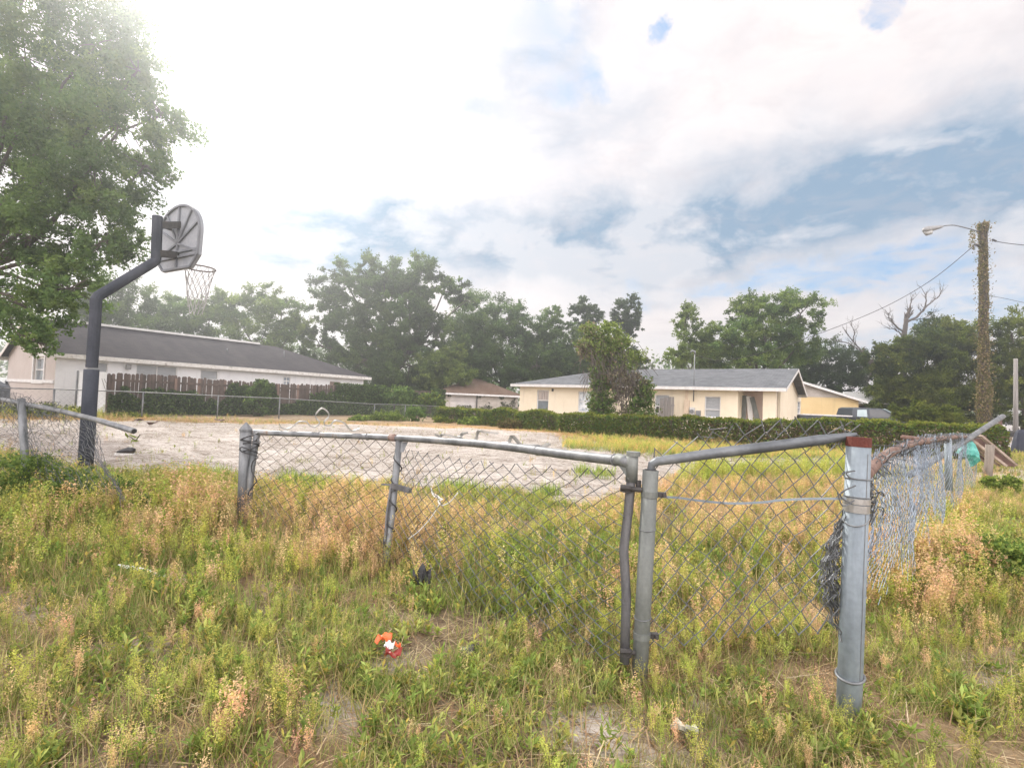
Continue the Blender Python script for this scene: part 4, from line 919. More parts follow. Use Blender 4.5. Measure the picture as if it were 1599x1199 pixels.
# scrolled ornament
def strip(pp, d0, d1_, w=.03, mat='aluminium', name='scroll_ornament'):
    n = len(pp); pts = catmull([W(x, y, d0+(d1_-d0)*i/(n-1)) for i, (x, y) in enumerate(pp)], 6); mb = MB()
    for a, b in zip(pts, pts[1:]): mb.hexa([a+Vector((w*.3, -w/2, 0)), b+Vector((w*.3, -w/2, 0)), b+Vector((-w*.3, w/2, 0)), a+Vector((-w*.3, w/2, 0))]+[q+Vector((0, 0, .013)) for q in (a+Vector((w*.3, -w/2, 0)), b+Vector((w*.3, -w/2, 0)), b+Vector((-w*.3, w/2, 0)), a+Vector((-w*.3, w/2, 0)))])
    return mb.build(name, mat, gate)
strip([(436, 663), (440, 669), (447, 671), (456, 668), (464, 661), (471, 659), (479, 660), (484, 666), (491, 668), (497, 664), (499, 660), (493, 653), (494, 646), (503, 638.5), (512, 645), (513, 652), (506, 660), (508, 665), (516, 665), (521, 659), (528, 658), (538, 662), (546, 671), (551, 674), (561, 671)], 4.72, 4.28)
strip([(680, 680), (687, 683), (692, 680), (715, 684), (722, 679), (729, 677)], 3.64, 3.42); strip([(735, 690), (743, 688), (747, 675), (757, 676), (776, 678)], 3.35, 3.2)
strip([(784, 694), (794, 692), (800, 683), (812, 695), (823, 697), (838, 697), (846, 700), (857, 695)], 3.12, 2.8)
# dark cable wrapped on the uprights
random.seed(9); cb = MB(); c = W(386, 690, 4.70); pts = []
for i in range(30):
    t = i/29; pts.append(W(391+13*math.sin(i*1.05)+random.uniform(-4, 4), 678+24*t+9*math.sin(i*.63), 4.70+.09*math.cos(i*1.05)))
pts += [W(402, 707, 4.62), W(378, 698, 4.62), W(377, 705, 4.63), W(403, 713, 4.6), W(395, 720, 4.58), W(393, 735, 4.58), W(401, 750, 4.56), W(398, 755, 4.56), W(388, 770, 4.56), W(389, 785, 4.54), W(394, 795, 4.54)]
cb.tube(catmull(pts, 3), .0055, 5); tag(cb.build('cable', 'black', None, True), 'tangled black cable binding the gate to the pointed post', 'cable')
cb = MB(); pts = []
for i in range(64):
    t = i/63; a = t*2*math.pi*6.2; c = W(624, 700, 3.96).lerp(W(599, 905, 3.6), t); pts.append(c+Vector((math.cos(a)*.034, math.sin(a)*.034, .01*math.sin(a*.5))))
cb.tube(pts, .0055, 5); tag(cb.build('cable', 'black', None, True), 'black cable spiralling down the middle upright of the gate', 'cable')
tag(MB().tube(catmull([W(673, 762, 3.6), W(677, 774, 3.58), W(691, 779, 3.5), W(684, 782, 3.5), W(690, 789, 3.45), W(703, 783, 3.4), W(715, 769, 3.36)], 5), .004, 5).tube(catmull([W(676, 770, 3.58), W(688, 780, 3.52), W(675, 805, 3.55), W(655, 828, 3.6), W(637, 842, 3.66)], 5), .0032, 5).build('cord', 'whitecord', None, True), 'white cord tangled in the wire mesh of the gate', 'cord')

# bent-rail panel between middle and right posts
pan = thing('bent_fence', 'chain-link fence span with bent grey top rail between middle and right post', 'fence', Vector(((b2.x+b3.x)/2, (b2.y+b3.y)/2, 0)))
bt = [W(1015, 748, 2.26), W(1016, 734, 2.26), W(1018, 725, 2.255), W(1026, 720, 2.25), W(1060, 715.5, 2.24), W(1120, 707, 2.2), W(1200, 697.5, 2.15), W(1280, 687, 2.11), W(1322, 681, 2.08), W(1338, 677.5, 2.07)]
MB().tube(bt, [.0155, .016, .018, .0195, .021, .0225, .0225, .0215, .014, .006], 14).build('bent_rail', 'galvslate', pan, True)
random.seed(21)
CW2 = .0425
def pan_fn(u, v):
    # v 0 bottom .. 1 top ; top edge rises above the rail in the middle
    topx = 1022+u*318; topy = 700-46*math.sin(min(1, u*1.25)*math.pi*.55)+ (18*(u-.55) if u > .55 else 0)
    bx_ = 1008+u*296; by_ = 1015-34*u
    p = W(topx, topy, 2.27+(2.07-2.27)*u).lerp(W(bx_, by_, 2.27+(2.05-2.27)*u), 1-v)
    p = p+Vector((.02*nz(u*4, v*3, 2), .05*nz(u*3, v*3, 4)*math.sin(math.pi*u), .02*nz(u*4, v*4, 6)))
    return p
mb = MB(); nu = 20; nv = 20
for i in range(-1, nu):
    pts = []
    for j in range(nv+1):
        u = (i+((i+j) % 2))/nu; pts.append(pan_fn(min(max(u, 0), 1.0), j/nv)+Vector((random.gauss(0, .0025), random.gauss(0, .003), random.gauss(0, .0025))))
    pts[-1] = pts[-1]+Vector((random.uniform(-.02, .02), 0, random.uniform(-.01, .02)))
    mb.tube(pts, .0026, 5, False)
mb.build('wire_mesh', 'wire', pan)
# loose wires on the top edge and flat strap
lw = MB()
for _ in range(5):
    a = W(random.uniform(1070, 1330), random.uniform(664, 682), 2.15); lw.tube(catmull([a, a+Vector((random.uniform(-.05, .05), .0, random.uniform(-.03, .03))), a+Vector((random.uniform(.04, .1), .02, random.uniform(-.04, .03)))], 4), .0021, 4)
for q in ([(1335, 735), (1322, 738), (1326, 745), (1334, 748)], [(1336, 758), (1318, 766), (1312, 772), (1318, 780), (1330, 786)], [(1308, 768), (1316, 790), (1334, 781)]): lw.tube(catmull([W(x, y, 2.0) for x, y in q], 4), .003, 5)
lw.build('loose_wire', 'wire', pan)
stp_ = [W(1030, 777, 2.26), W(1062, 779, 2.25), W(1090, 783, 2.23), W(1140, 787.5, 2.19), W(1190, 786, 2.13), W(1220, 782.5, 2.1), W(1270, 780.5, 2.05), W(1322, 780.5, 2.0)]
sb = MB(); sp2 = catmull(stp_, 5)
for a, b in zip(sp2, sp2[1:]): sb.hexa([a, b, b+Vector((0, .004, 0)), a+Vector((0, .004, 0)), a+Vector((0, 0, .009)), b+Vector((0, 0, .009)), b+Vector((0, .004, .009)), a+Vector((0, .004, .009))])
sb.build('strap', 'galvblue', pan)
# crumpled roll of mesh hanging beside the right post
cr = MB()
for i in range(46):
    o_ = random.gauss(0, .8); dd = random.gauss(0, .03); pts = []
    for j in range(30):
        t = j/29; cx = 1319-24*math.sin(math.pi*min(1, t*1.12)); wd_ = 2.5+8*math.sin(math.pi*t)
        pts.append(W(cx+wd_*(o_+.28*(-1)**(j//2))+random.gauss(0, 1.6), 800+215*t+random.gauss(0, 2), 2.1+dd+random.gauss(0, .008)))
    cr.tube(pts[random.randrange(0, 8):random.randrange(18, 30)], .0019, 4, False)
cr.build('crumpled_mesh', 'wire', pan); MB().tube(catmull([W(1319, 850, 2.08), W(1316, 900, 2.08), W(1313, 970, 2.08), W(1311, 1030, 2.08)], 4), .006, 6).build('tension_bar', 'galvdark', pan, True)

# slumped fence receding at the right
sf = thing('slumped_fence', 'collapsed chain-link fence with rusty rail and pale draped mesh receding from the right post', 'fence', Vector((2.9, 3.6, 0)))
RL = [W(1352, 741, 2.12), W(1375, 717, 2.5), W(1398, 702, 2.95), W(1425, 692, 3.5), W(1450, 688, 4.1), W(1475, 684, 5.0), W(1500, 682, 6.2), W(1518, 683, 7.2)]
MB().tube(catmull(RL, 5), [.024]*(5*(len(RL)-1)+1), 12).build('top_rail', 'rust', sf, True)
MB().tube([W(1410, 682.5, 3.3), W(1446, 686, 4.05)], .015, 10).build('broken_rail', 'rust', sf, True)
MB().tube([W(1482, 765, 5.2), W(1480, 684, 5.2)], .032, 10).build('post', 'galvblue', sf, True)
RC = catmull(RL, 10); accR = [0]
for a, b in zip(RC, RC[1:]): accR.append(accR[-1]+(b-a).length)
LR = accR[-1]; random.seed(33)
def droop(s):  # ground-side edge height above the ground along the rail
    t = s/LR
    return .05+.0*t
ncol = 240; sec = [(0.0, .30, -.02), (.30, .52, .05), (.52, 1.0, .12)]
def sl_fn(c, v):
    t = .035+.965*(c/ncol); s = t*LR; p = onpath(RC, accR, s)
    # vertical pleats gather the columns
    pl = .62*math.sin(t*2*math.pi*7+1.5*math.sin(t*21))/7/6.28
    q = onpath(RC, accR, min(LR, max(0, s+pl*LR*(.35+.65*(1-v))*.55)))
    bz = .20-.04*t+.07*math.sin(t*23)+.04*nz(t*30, 1, 1)
    out = Vector((.72, -.69, 0))
    fold = .055*math.sin(t*2*math.pi*7+1.5*math.sin(t*21)+.6)*(1-v*.75)+.05*nz(t*14, v*3, 1)
    z = bz+(q.z+.02-bz)*v
    return Vector((q.x, q.y, z))+out*fold+Vector((.05*(1-v)*nz(t*6, 2, 7), 0, 0))
mb = MB(); nv = 24
for i in range(ncol-1):
    pts = []
    for j in range(nv+1): pts.append(sl_fn(i+((i+j) % 2), j/nv)+Vector((random.gauss(0, .003), random.gauss(0, .003), random.gauss(0, .003))))
    pts[-1] = pts[-1]+Vector((0, 0, random.uniform(-.01, .035)))
    j0 = int(max(0, 5+7*nz(i*.09, 2, 3)+4*nz(i*.6, 5, 3)+random.gauss(0, .8)))
    mb.tube(pts[min(j0, 16):], .0014, 3, False)
mb.build('draped_mesh', 'wireblue', sf)
for xs_, ys_, dd_, nwi in (([1393, 1396, 1392, 1388], [709, 760, 820, 880], [2.85, 2.85, 2.85, 2.85], 16), ([1378, 1376, 1370, 1362], [722, 780, 840, 900], [2.5, 2.5, 2.45, 2.4], 10), ([1428, 1430, 1424, 1418], [696, 740, 790, 842], [3.5, 3.45, 3.4, 3.4], 18), ([1441, 1444, 1450, 1462], [694, 730, 765, 802], [3.8, 3.75, 3.75, 3.7], 16), ([1441, 1446, 1447, 1440], [694, 740, 780, 820], [3.8, 3.75, 3.75, 3.7], 12), ([1408, 1410, 1407, 1404], [703, 750, 800, 850], [3.1, 3.1, 3.05, 3.05], 9)):
    path = catmull([W(x, y, d_) for x, y, d_ in zip(xs_, ys_, dd_)], 9); pb_m = MB()
    for q in range(nwi):
        ox, oy = random.gauss(0, .016), random.gauss(0, .02); sp_w = .6+random.random()*.5
        pb_m.tube([p+Vector((ox*(sp_w+1.2*i/len(path))+.006*(-1)**i+random.gauss(0, .002), oy*(sp_w+1.2*i/len(path)), random.gauss(0, .004))) for i, p in enumerate(path)][:random.randrange(len(path)-8, len(path)+1)], .0018, 3, False)
    pb_m.build('gathered_mesh', 'wireblue', sf)
# tangled selvedge on the rail
tg = MB()
for i in range(150):
    s = random.uniform(.02, 1)*LR; p = onpath(RC, accR, s); pts = [p+Vector((random.gauss(0, .03), random.gauss(0, .03), random.uniform(-.06, .05))) for _ in range(4)]
    tg.tube(catmull(pts, 3), .0026, 3, False)
for i in range(26):
    a = W(1352+random.gauss(0, 7), 745+random.uniform(0, 60), 2.1+random.uniform(0, .1)); tg.tube(catmull([a+Vector((random.gauss(0, .02), random.gauss(0, .02), random.gauss(0, .03))) for _ in range(5)], 3), .0025, 3, False)
tg.build('tangled_wire', 'wire', sf)
tag(MB().tube([W(1421, 741, 5.4), W(1500, 693, 6.4), W(1566, 650, 7.2)], .034, 12).build('loose_pipe', 'galv', None, True), 'loose galvanised pipe tilted up out of the collapsed fence', 'pipe')
# teal bag
tb = W(1513, 701, 7.0); mb = MB(); lv = []
for z, rx in ((-.13, .02), (-.115, .07), (-.06, .14), (0, .13), (.06, .08), (.1, .035), (.14, .02)):
    lv.append([tb+Vector((math.cos(a)*rx*(1+.22*nz(math.cos(a)*2, math.sin(a)*2, z*9)), math.sin(a)*rx*.6, z+.03*nz(a, z*5, 3)-.1*max(0, math.cos(a))*(z < .05))) for a in [2*math.pi*i/20 for i in range(20)]])
for A, B in zip(lv, lv[1:]):
    for i in range(20): mb.quad(A[i], A[(i+1) % 20], B[(i+1) % 20], B[i])
mb.poly(lv[-1]); mb.poly(lv[0][::-1]); tag(mb.build('plastic_bag', 'teal', None, True), 'teal plastic bag hanging from the tilted pipe', 'bag')

# broken fence at the left edge
lf = thing('broken_fence', 'broken chain-link fence with a fallen rail and crumpled mesh at the left edge', 'fence', Vector((-4.8, 5.2, 0)))
lfp = W(40, 750, 5.3); MB().tube([Vector((lfp.x+.05, lfp.y, -.1)), W(33, 622, 5.3)], .034, 12).build('post', 'galv', lf, True)
RLf = [W(-70, 611, 5.9), W(0, 623, 5.6), W(100, 643, 5.0), W(160, 658, 4.6), W(209, 673, 4.25)]
MB().tube(RLf, .024, 12).build('fallen_rail', 'galv', lf, True); MB().tube([W(207, 672.5, 4.262), W(209.6, 673.3, 4.244)], .0175, 12).build('bore_shade_disc', 'black', lf)  # black disc paints the shade inside the rail's open end
RF = catmull(RLf, 8); aF = [0]
for a, b in zip(RF, RF[1:]): aF.append(aF[-1]+(b-a).length)
random.seed(41); LFt = aF[-1]*.80; nc = 64; nv = 20
def lf_fn(c, v):
    t = c/nc; p = onpath(RF, aF, t*LFt); bx_ = -30+t*225+ (30*max(0, t-.55)); by_ = 735+60*t**2
    q = W(bx_, by_, 5.6-1.2*t)
    w_ = v**.9; r_ = q.lerp(p, w_)
    f = .10*math.sin(t*19+2*math.sin(5*t))*(1-v*.7)
    return r_+Vector((f, .08*nz(t*6, v*3, 2), .03*nz(t*5, v*3, 5)))+Vector((0, 0, .12*(1 if v > .95 and t < .5 else 0)*random.random()))
mb = MB()
for i in range(nc-1):
    pts = [lf_fn(i+((i+j) % 2), j/nv)+Vector((random.gauss(0, .010), random.gauss(0, .010), random.gauss(0, .010))) for j in range(nv+1)]
    mb.tube(pts, .0022, 3, False)
mb.build('crumpled_mesh', 'wire', lf)
tg = MB()
for i in range(60):
    p = onpath(RF, aF, random.uniform(.05, .62)*aF[-1]); pts = [p+Vector((random.gauss(0, .05), random.gauss(0, .05), random.uniform(-.12, .09))) for _ in range(4)]; tg.tube(catmull(pts, 3), .0022, 3, False)
tg.build('tangled_wire', 'wire', lf)

# ------------------------------------------------------------------ litter
tag(MB().tube([G(185, 893)+Vector((0, 0, .06)), G(222, 899)+Vector((0, 0, .055)), G(257, 907)+Vector((0, 0, .035))], [.011, .013, .01], 8).build('pale_stick', 'whitecord', None, True), 'pale bare stick lying in the grass left of the gate', 'stick')
def crumple(name, px, py, sx_, sz, mat, label, cat, seed, lift=.03, parent=None, n=7):
    random.seed(seed); c = G(px, py)+Vector((0, 0, lift)); mb = MB(); g = [[c+Vector(((i/(n-1)-.5)*sx_, (j/(n-1)-.5)*sx_*.7, sz*(.5+.9*nz(i*.42+seed, j*.42, seed*.7)))) for i in range(n)] for j in range(n)]
    for j in range(n-1):
        for i in range(n-1): mb.quad(g[j][i], g[j][i+1], g[j+1][i+1], g[j+1][i])
    o = mb.build(name, mat, parent); s_ = o.modifiers.new('solid', 'SOLIDIFY'); s_.thickness = .003
    return tag(o, label, cat) if label else o
wr_ = thing('snack_wrapper', 'crumpled orange and dark red snack wrapper in the foreground weeds', 'wrapper', G(605, 1048))
crumple('foil', 597, 1038, .068, .045, 'orange', None, None, 4, .075, wr_); crumple('lower_foil', 613, 1051, .07, .04, 'redfoil', None, None, 6, .05, wr_); crumple('white_panel', 606, 1047, .042, .03, 'paper', None, None, 8, .075, wr_); crumple('orange_tip', 619, 1047, .026, .03, 'orange', None, None, 12, .075, wr_)
crumple('plastic_scrap', 657, 938, .1, .16, 'blackplastic', 'crumpled black plastic scrap against the gate mesh', 'scrap', 14, .05)
crumple('plastic_strip', 748, 1032, .18, .05, 'blackplastic', 'dark plastic strip lying in the grass right of the wrapper', 'scrap', 15, .01)
t_ = G(1075, 1168); tl = MB()
for (a, b, c_, d_, zz) in (((1046, 1150), (1056, 1146), (1072, 1172), (1062, 1178), .03), ((1064, 1164), (1084, 1160), (1090, 1178), (1070, 1180), .04)):
    q = [G(*p)+Vector((0, 0, zz+.02*i)) for i, p in enumerate((a, b, c_, d_))]; tl.hexa([v-Vector((0, 0, .015)) for v in q]+q)
tag(tl.build('broken_tile', 'tile'), 'pale broken tile pieces tipped over a dark hollow at the bottom', 'tile')
sh = G(197, 711); mb = MB(); mb.tube([sh+Vector((-.15, 0, .05)), sh+Vector((-.05, 0, .07)), sh+Vector((.05, 0, .1)), sh+Vector((.13, 0, .09))], [.03, .05, .06, .045], 10); so_ = thing('shoe', 'black shoe with a white sole lying on the sand', 'shoe', sh)
mb.build('upper', 'blackplastic', so_, True); MB().beam(sh+Vector((-.17, 0, .025)), sh+Vector((.16, 0, .025)), .1, .04).build('sole', 'paper', so_)
for px, py, lab in ((238, 667, 'small dark clod on the sand just beyond the fallen rail end'), (216, 660, 'dark lump at the straw edge of the sand near the plank fence'), (343, 660, 'dark lump at the straw edge below the chain-link fence')):
    crumple('clod', px, py, .3, .14, 'lumberred', lab, 'clod', px, .02, n=5)
# twig with leaves under the fallen rail
tw = W(203, 684, 4.4); tws = thing('leafy_twig', 'small green twig hanging under the fallen rail end', 'twig', tw)
MB().tube(catmull([W(196, 679, 4.4), W(205, 683, 4.4), W(212, 687, 4.4), W(219, 678, 4.4)], 4), .004, 5).build('stem', 'bark', tws)
V, F, C = leaves(np.array([tuple(W(x, y, 4.4)) for x, y in ((198, 680), (203, 685), (208, 681), (211, 688), (216, 682), (206, 688))]), .08, .03, np.tile([(.2, .26, .07)], (6, 1))); npmesh('leaves', V, F, C, 'leaf', tws)
# ------------------------------------------------------------------ trees
random.seed(101)
def at0(px, d): p = W(px, 640, d); return Vector((p.x, p.y, 0))
tree('tall oak with loose hanging foliage at the left edge, overlapping the basketball pole', at0(-75, 17.5),
     [(60, -60, 17, 120, 110), (40, 90, 17, 110, 100), (150, 70, 16.5, 85, 90), (70, 230, 17, 110, 100), (185, 195, 16, 95, 60), (255, 180, 16, 36, 22), (150, 300, 16, 80, 70), (50, 370, 16.5, 100, 80), (165, 375, 16, 58, 50), (110, 450, 15.5, 65, 42), (40, 480, 15.5, 70, 48), (60, 535, 15, 34, 18), (-110, 200, 17.5, 130, 170), (-110, 420, 17, 120, 110), (215, 110, 16, 30, 35), (225, 260, 16, 50, 26)],
     230000, .115, GREEN, .24, 'oak_tree', .31, twigs=7, fork=tuple(W(-50, 430, 17.2)))
bk = 'trees behind the houses'
tree('dark tree just right of the basketball pole, behind the white house roof', at0(215, 44), [(150, 490, 43, 60, 45), (200, 480, 44, 55, 48), (235, 520, 43, 40, 35), (170, 540, 42, 70, 30)], 9000, .34, DARK+GREEN, .3, group=bk)
tree('pale ragged tree seen through the hoop net behind the white roof', at0(300, 47), [(275, 490, 47, 36, 32), (310, 500, 46, 38, 38), (340, 480, 47, 28, 28), (300, 545, 46, 55, 28)], 7500, .34, GREEN, .25, group=bk)
tree('pale ragged tree over the middle of the white roof ridge', at0(410, 48), [(375, 490, 48, 36, 34), (412, 470, 48, 32, 26), (440, 490, 47, 36, 32), (400, 530, 47, 70, 34), (460, 520, 47, 26, 36)], 9000, .34, GREEN+BRIGHT, .25, group=bk)
tree('large broad oak standing tallest behind the gap between the white house and the garage', at0(615, 50), [(540, 440, 50, 48, 36), (600, 430, 50, 48, 36), (650, 430, 50, 46, 40), (693, 455, 49, 34, 30), (515, 480, 49, 38, 34), (570, 500, 49, 60, 42), (640, 505, 49, 60, 46), (728, 470, 50, 24, 14), (560, 560, 47, 75, 42), (640, 570, 47, 65, 42), (500, 540, 48, 36, 42), (610, 470, 50, 70, 40), (590, 540, 48, 70, 40), (680, 530, 48, 40, 40)], 36000, .36, GREEN+DARK, .5, 'oak_tree', .2, twigs=7)
tree('small bright green tree in front of the dark trees left of the garage', at0(697, 47.5), [(690, 568, 46.5, 42, 22), (705, 548, 46.5, 26, 14), (672, 588, 46.5, 32, 18), (715, 585, 46.5, 30, 18)], 5000, .3, BRIGHT, .16, group=bk)
tree('dense round tree directly behind the garage', at0(785, 53), [(790, 500, 53, 42, 38), (760, 520, 52, 40, 32), (825, 520, 52, 38, 34), (770, 570, 51, 62, 34), (740, 560, 51, 36, 45), (838, 570, 51, 40, 38)], 14000, .36, GREEN+DARK, .4, group=bk)
tree('narrow tree between the garage and the vine-covered snag', at0(868, 54), [(862, 505, 54, 20, 30), (880, 530, 53, 22, 34), (858, 560, 53, 36, 34), (900, 575, 53, 34, 30)], 7500, .34, GREEN, .3, group=bk)
tree('tall tree with two separate dark heads above the beige roof', at0(955, 55), [(916, 486, 55, 27, 26), (982, 488, 55, 28, 24), (968, 515, 55, 20, 24), (915, 515, 55, 20, 18), (990, 512, 55, 14, 14), (970, 548, 55, 24, 22)], 9000, .33, DARK, .34, clump=.2, group=bk, fork=tuple(W(950, 570, 55)))
tree('low dark tree filling below the two-headed tree', at0(935, 52), [(920, 560, 52, 40, 30), (980, 575, 52, 40, 26), (1005, 590, 52, 26, 16)], 7000, .34, DARK+GREEN, .25, group=bk)
tree('sparse young tree at the left of the leafy pair behind the beige ridge', at0(1078, 44), [(1070, 497, 44, 22, 20), (1085, 525, 44, 30, 24), (1100, 550, 43, 40, 22), (1058, 555, 43, 26, 14)], 4500, .3, BRIGHT, .18, group=bk, clump=.28)
tree('big open leafy tree above the right end of the beige roof', at0(1190, 43), [(1160, 490, 43, 36, 30), (1205, 478, 43, 40, 26), (1250, 490, 43, 40, 32), (1140, 535, 42, 46, 34), (1195, 530, 42, 50, 38), (1245, 540, 42, 40, 30), (1170, 570, 41, 60, 22)], 16000, .3, BRIGHT+GREEN, .4, group=bk, twigs=7)
tree('dark low trees behind the yellow house', at0(1300, 52), [(1280, 560, 52, 40, 30), (1330, 570, 52, 42, 26), (1250, 590, 52, 30, 24), (1355, 585, 50, 34, 30), (1310, 600, 51, 40, 20)], 9000, .34, DARK, .3, group=bk)
tree('dark spreading tree behind the dead tree near the utility pole', at0(1425, 40), [(1420, 545, 40, 40, 26), (1480, 520, 40, 44, 28), (1455, 540, 40, 44, 30), (1380, 560, 40, 34, 24)], 9000, .28, DARK+OLIVE, .26, group=bk)
og = 'dense olive trees behind the hedge'
tree('dense olive-green tree just left of the vine-wrapped pole', at0(1480, 39), [(1490, 548, 39, 52, 44), (1440, 570, 39, 50, 40), (1520, 590, 39, 50, 52), (1470, 625, 38, 60, 38), (1525, 640, 38, 36, 34)], 17000, .28, OLIVE, .24, group=og)
tree('dense olive-green bushy tree right behind the pickup truck hood', at0(1405, 40), [(1405, 590, 40, 42, 34), (1385, 618, 40, 30, 30), (1418, 635, 39, 46, 30), (1440, 610, 39, 38, 38)], 11000, .28, OLIVE, .2, group=og)
tree('low dense olive bush hiding the front of the pickup truck', at0(1432, 28), [(1432, 644, 28, 36, 14), (1470, 648, 28, 40, 14), (1412, 650, 28, 16, 9)], 3500, .22, OLIVE, .1, 'bush', group=og, cat='bush')
tree('dense olive-green tree right of the vine-wrapped pole at the right edge', at0(1600, 36), [(1580, 520, 36, 34, 36), (1615, 560, 36, 46, 60), (1575, 585, 36, 30, 46), (1600, 630, 36, 50, 34), (1680, 560, 36, 70, 90), (1560, 630, 36, 24, 26)], 15000, .27, OLIVE, .24, group=og)
ug = 'understorey trees closing the gaps behind the houses'
for px, py, rx, ry, pal, lab in ((255, 560, 60, 34, GREEN, 'low understorey tree behind the white roof below the hoop net'), (350, 565, 60, 30, GREEN+BRIGHT, 'low understorey tree behind the middle of the white roof'), (450, 560, 60, 36, GREEN, 'low understorey tree behind the right end of the white roof'), (560, 590, 70, 34, DARK+GREEN, 'dark understorey tree below the broad oak beside the white house end'),
        (640, 600, 60, 34, DARK+GREEN, 'dark understorey tree behind the vine mound on the plank fence'), (735, 545, 40, 50, DARK+GREEN, 'dark understorey tree between the broad oak and the garage tree'), (740, 490, 34, 34, GREEN, 'slender tree joining the broad oak to the round garage tree'), (845, 560, 50, 44, GREEN, 'understorey tree behind the left end of the beige roof'), (920, 575, 50, 34, DARK+GREEN, 'understorey tree behind the vine-covered snag'), (1120, 565, 60, 26, GREEN+BRIGHT, 'low leafy understorey tree behind the middle of the beige roof'), (1225, 575, 50, 30, GREEN, 'low leafy understorey tree behind the beige gable')):
    tree(lab, at0(px, 57), [(px, py, 57, rx, ry), (px-rx*.6, py+12, 57, rx*.6, ry*.7), (px+rx*.6, py+10, 56, rx*.6, ry*.7), (px, py+25, 56, rx, ry*.6)], 3600, .36, pal, .2, group=ug)
# distant wooded horizon
fw_P = []
for i in range(26000):
    x = random.uniform(-1, 1); px = 800+x*1500; d = random.uniform(75, 100); top = 6+2.2*math.sin(px*.013)+1.6*math.sin(px*.031+1)+random.gauss(0, .4)
    p = W(px, 600, d); fw_P.append((p.x, d, top*random.random()**.6))
V, F, C = leaves(np.array(fw_P), .7, .45, palette(len(fw_P), DARK+GREEN)); tag(npmesh('far_woods', V, F, C, 'leaf'), kind='stuff')

# dead trees
def deadtree(label, base, limbs, r, group=None):
    root = thing('dead_tree', label, 'dead tree', base); mb = MB(); tb_ = MB()
    for pts, r0, r1 in limbs:
        P = catmull(pts, 4); n = len(P); mb.tube([p+Vector((random.gauss(0, .03), 0, random.gauss(0, .03))) for p in P], [r0+(r1-r0)*i/(n-1) for i in range(n)], 6)
        for _ in range(9):
            i = random.randrange(n//3, n); a = P[i]; dv = (P[min(i+1, n-1)]-P[max(i-1, 0)]).normalized()
            e = a+(dv*random.uniform(.3, .9)+Vector((random.uniform(-.7, .7), random.uniform(-.3, .3), random.uniform(-.1, .7))))*random.uniform(.6, 1.2)
            tb_.tube(wig(a, e, 4, .07), [r1*.9, r1*.7, r1*.5, r1*.35, r1*.15], 4, False)
            m_ = a.lerp(e, .55); tb_.tube(wig(m_, m_+Vector((random.uniform(-.5, .5), 0, random.uniform(0, .5))), 3, .07), [r1*.5, r1*.4, r1*.25, r1*.1], 4, False)
    mb.build('trunk', 'deadbark', root, True); tb_.build('twigs', 'deadbark', root); return root
D = 45
deadtree('bare grey dead tree with forked branches against the sky left of the utility pole', at0(1412, D), [([at0(1412, D), W(1411, 560, D), W(1413, 515, D), W(1416, 497, D)],   .3, .15), ([W(1413, 505, D), W(1435, 492, D), W(1445, 478, D), W(1446, 462, D)], .12, .035), ([W(1440, 485, D), W(1452, 474, D), W(1466, 462, D), W(1473, 450, D)], .07, .025),
    ([W(1412, 520, D), W(1398, 508, D), W(1390, 498, D), W(1387, 490, D)], .09, .03), ([W(1415, 500, D), W(1419, 485, D), W(1423, 470, D)], .08, .03), ([W(1412, 530, D), W(1400, 516, D), W(1386, 512, D)], .07, .025), ([W(1425, 500, D), W(1440, 498, D), W(1455, 490, D)], .05, .02), ([W(1412, 545, D), W(1426, 530, D), W(1432, 515, D)], .07, .03)], .3)
D = 44
deadtree('leaning dead snag with thin bare branches between the yellow house and the olive trees', at0(1376, D), [([at0(1378, D), W(1372, 590, D), W(1358, 565, D), W(1346, 550, D)], .26, .12), ([W(1346, 550, D), W(1338, 540, D), W(1328, 528, D), W(1318, 515, D)], .07, .025), ([W(1340, 545, D), W(1325, 536, D), W(1308, 533, D)], .06, .02), ([W(1332, 533, D), W(1334, 518, D), W(1328, 506, D)], .05, .02), ([W(1362, 575, D), W(1357, 590, D), W(1354, 606, D)], .05, .02)], .2)

# ------------------------------------------------------------------ vines, hedge
def scatter_leaves(name, P, L, Wd, pal, parent, mat='leaf', var=.25, patch=None):
    c = palette(len(P), pal, var)
    if patch is not None: c *= patch[:, None]
    V, F, C = leaves(np.asarray(P), L, Wd, np.clip(c, 0, 1)); return npmesh(name, V, F, C, mat, parent)
HP = [(690, 636, 28.2), (745, 642, 26.2), (775, 641, 25), (820, 643, 23.8), (900, 648, 21.8), (1000, 651, 20.2), (1100, 655, 19), (1200, 657, 18.2), (1300, 658, 17.4), (1400, 659, 16.8), (1480, 663, 16.3), (1560, 672, 16.1)]
HT = [W(*p) for p in HP]; aH = [0]
for a, b in zip(HT, HT[1:]): aH.append(aH[-1]+(b-a).length)
hedge = thing('ivy_hedge', 'long low fence completely overgrown with ivy, running in front of the beige house', 'hedge', Vector((HT[6].x, HT[6].y, 0)))
P = []; cls = []
nH = 80000
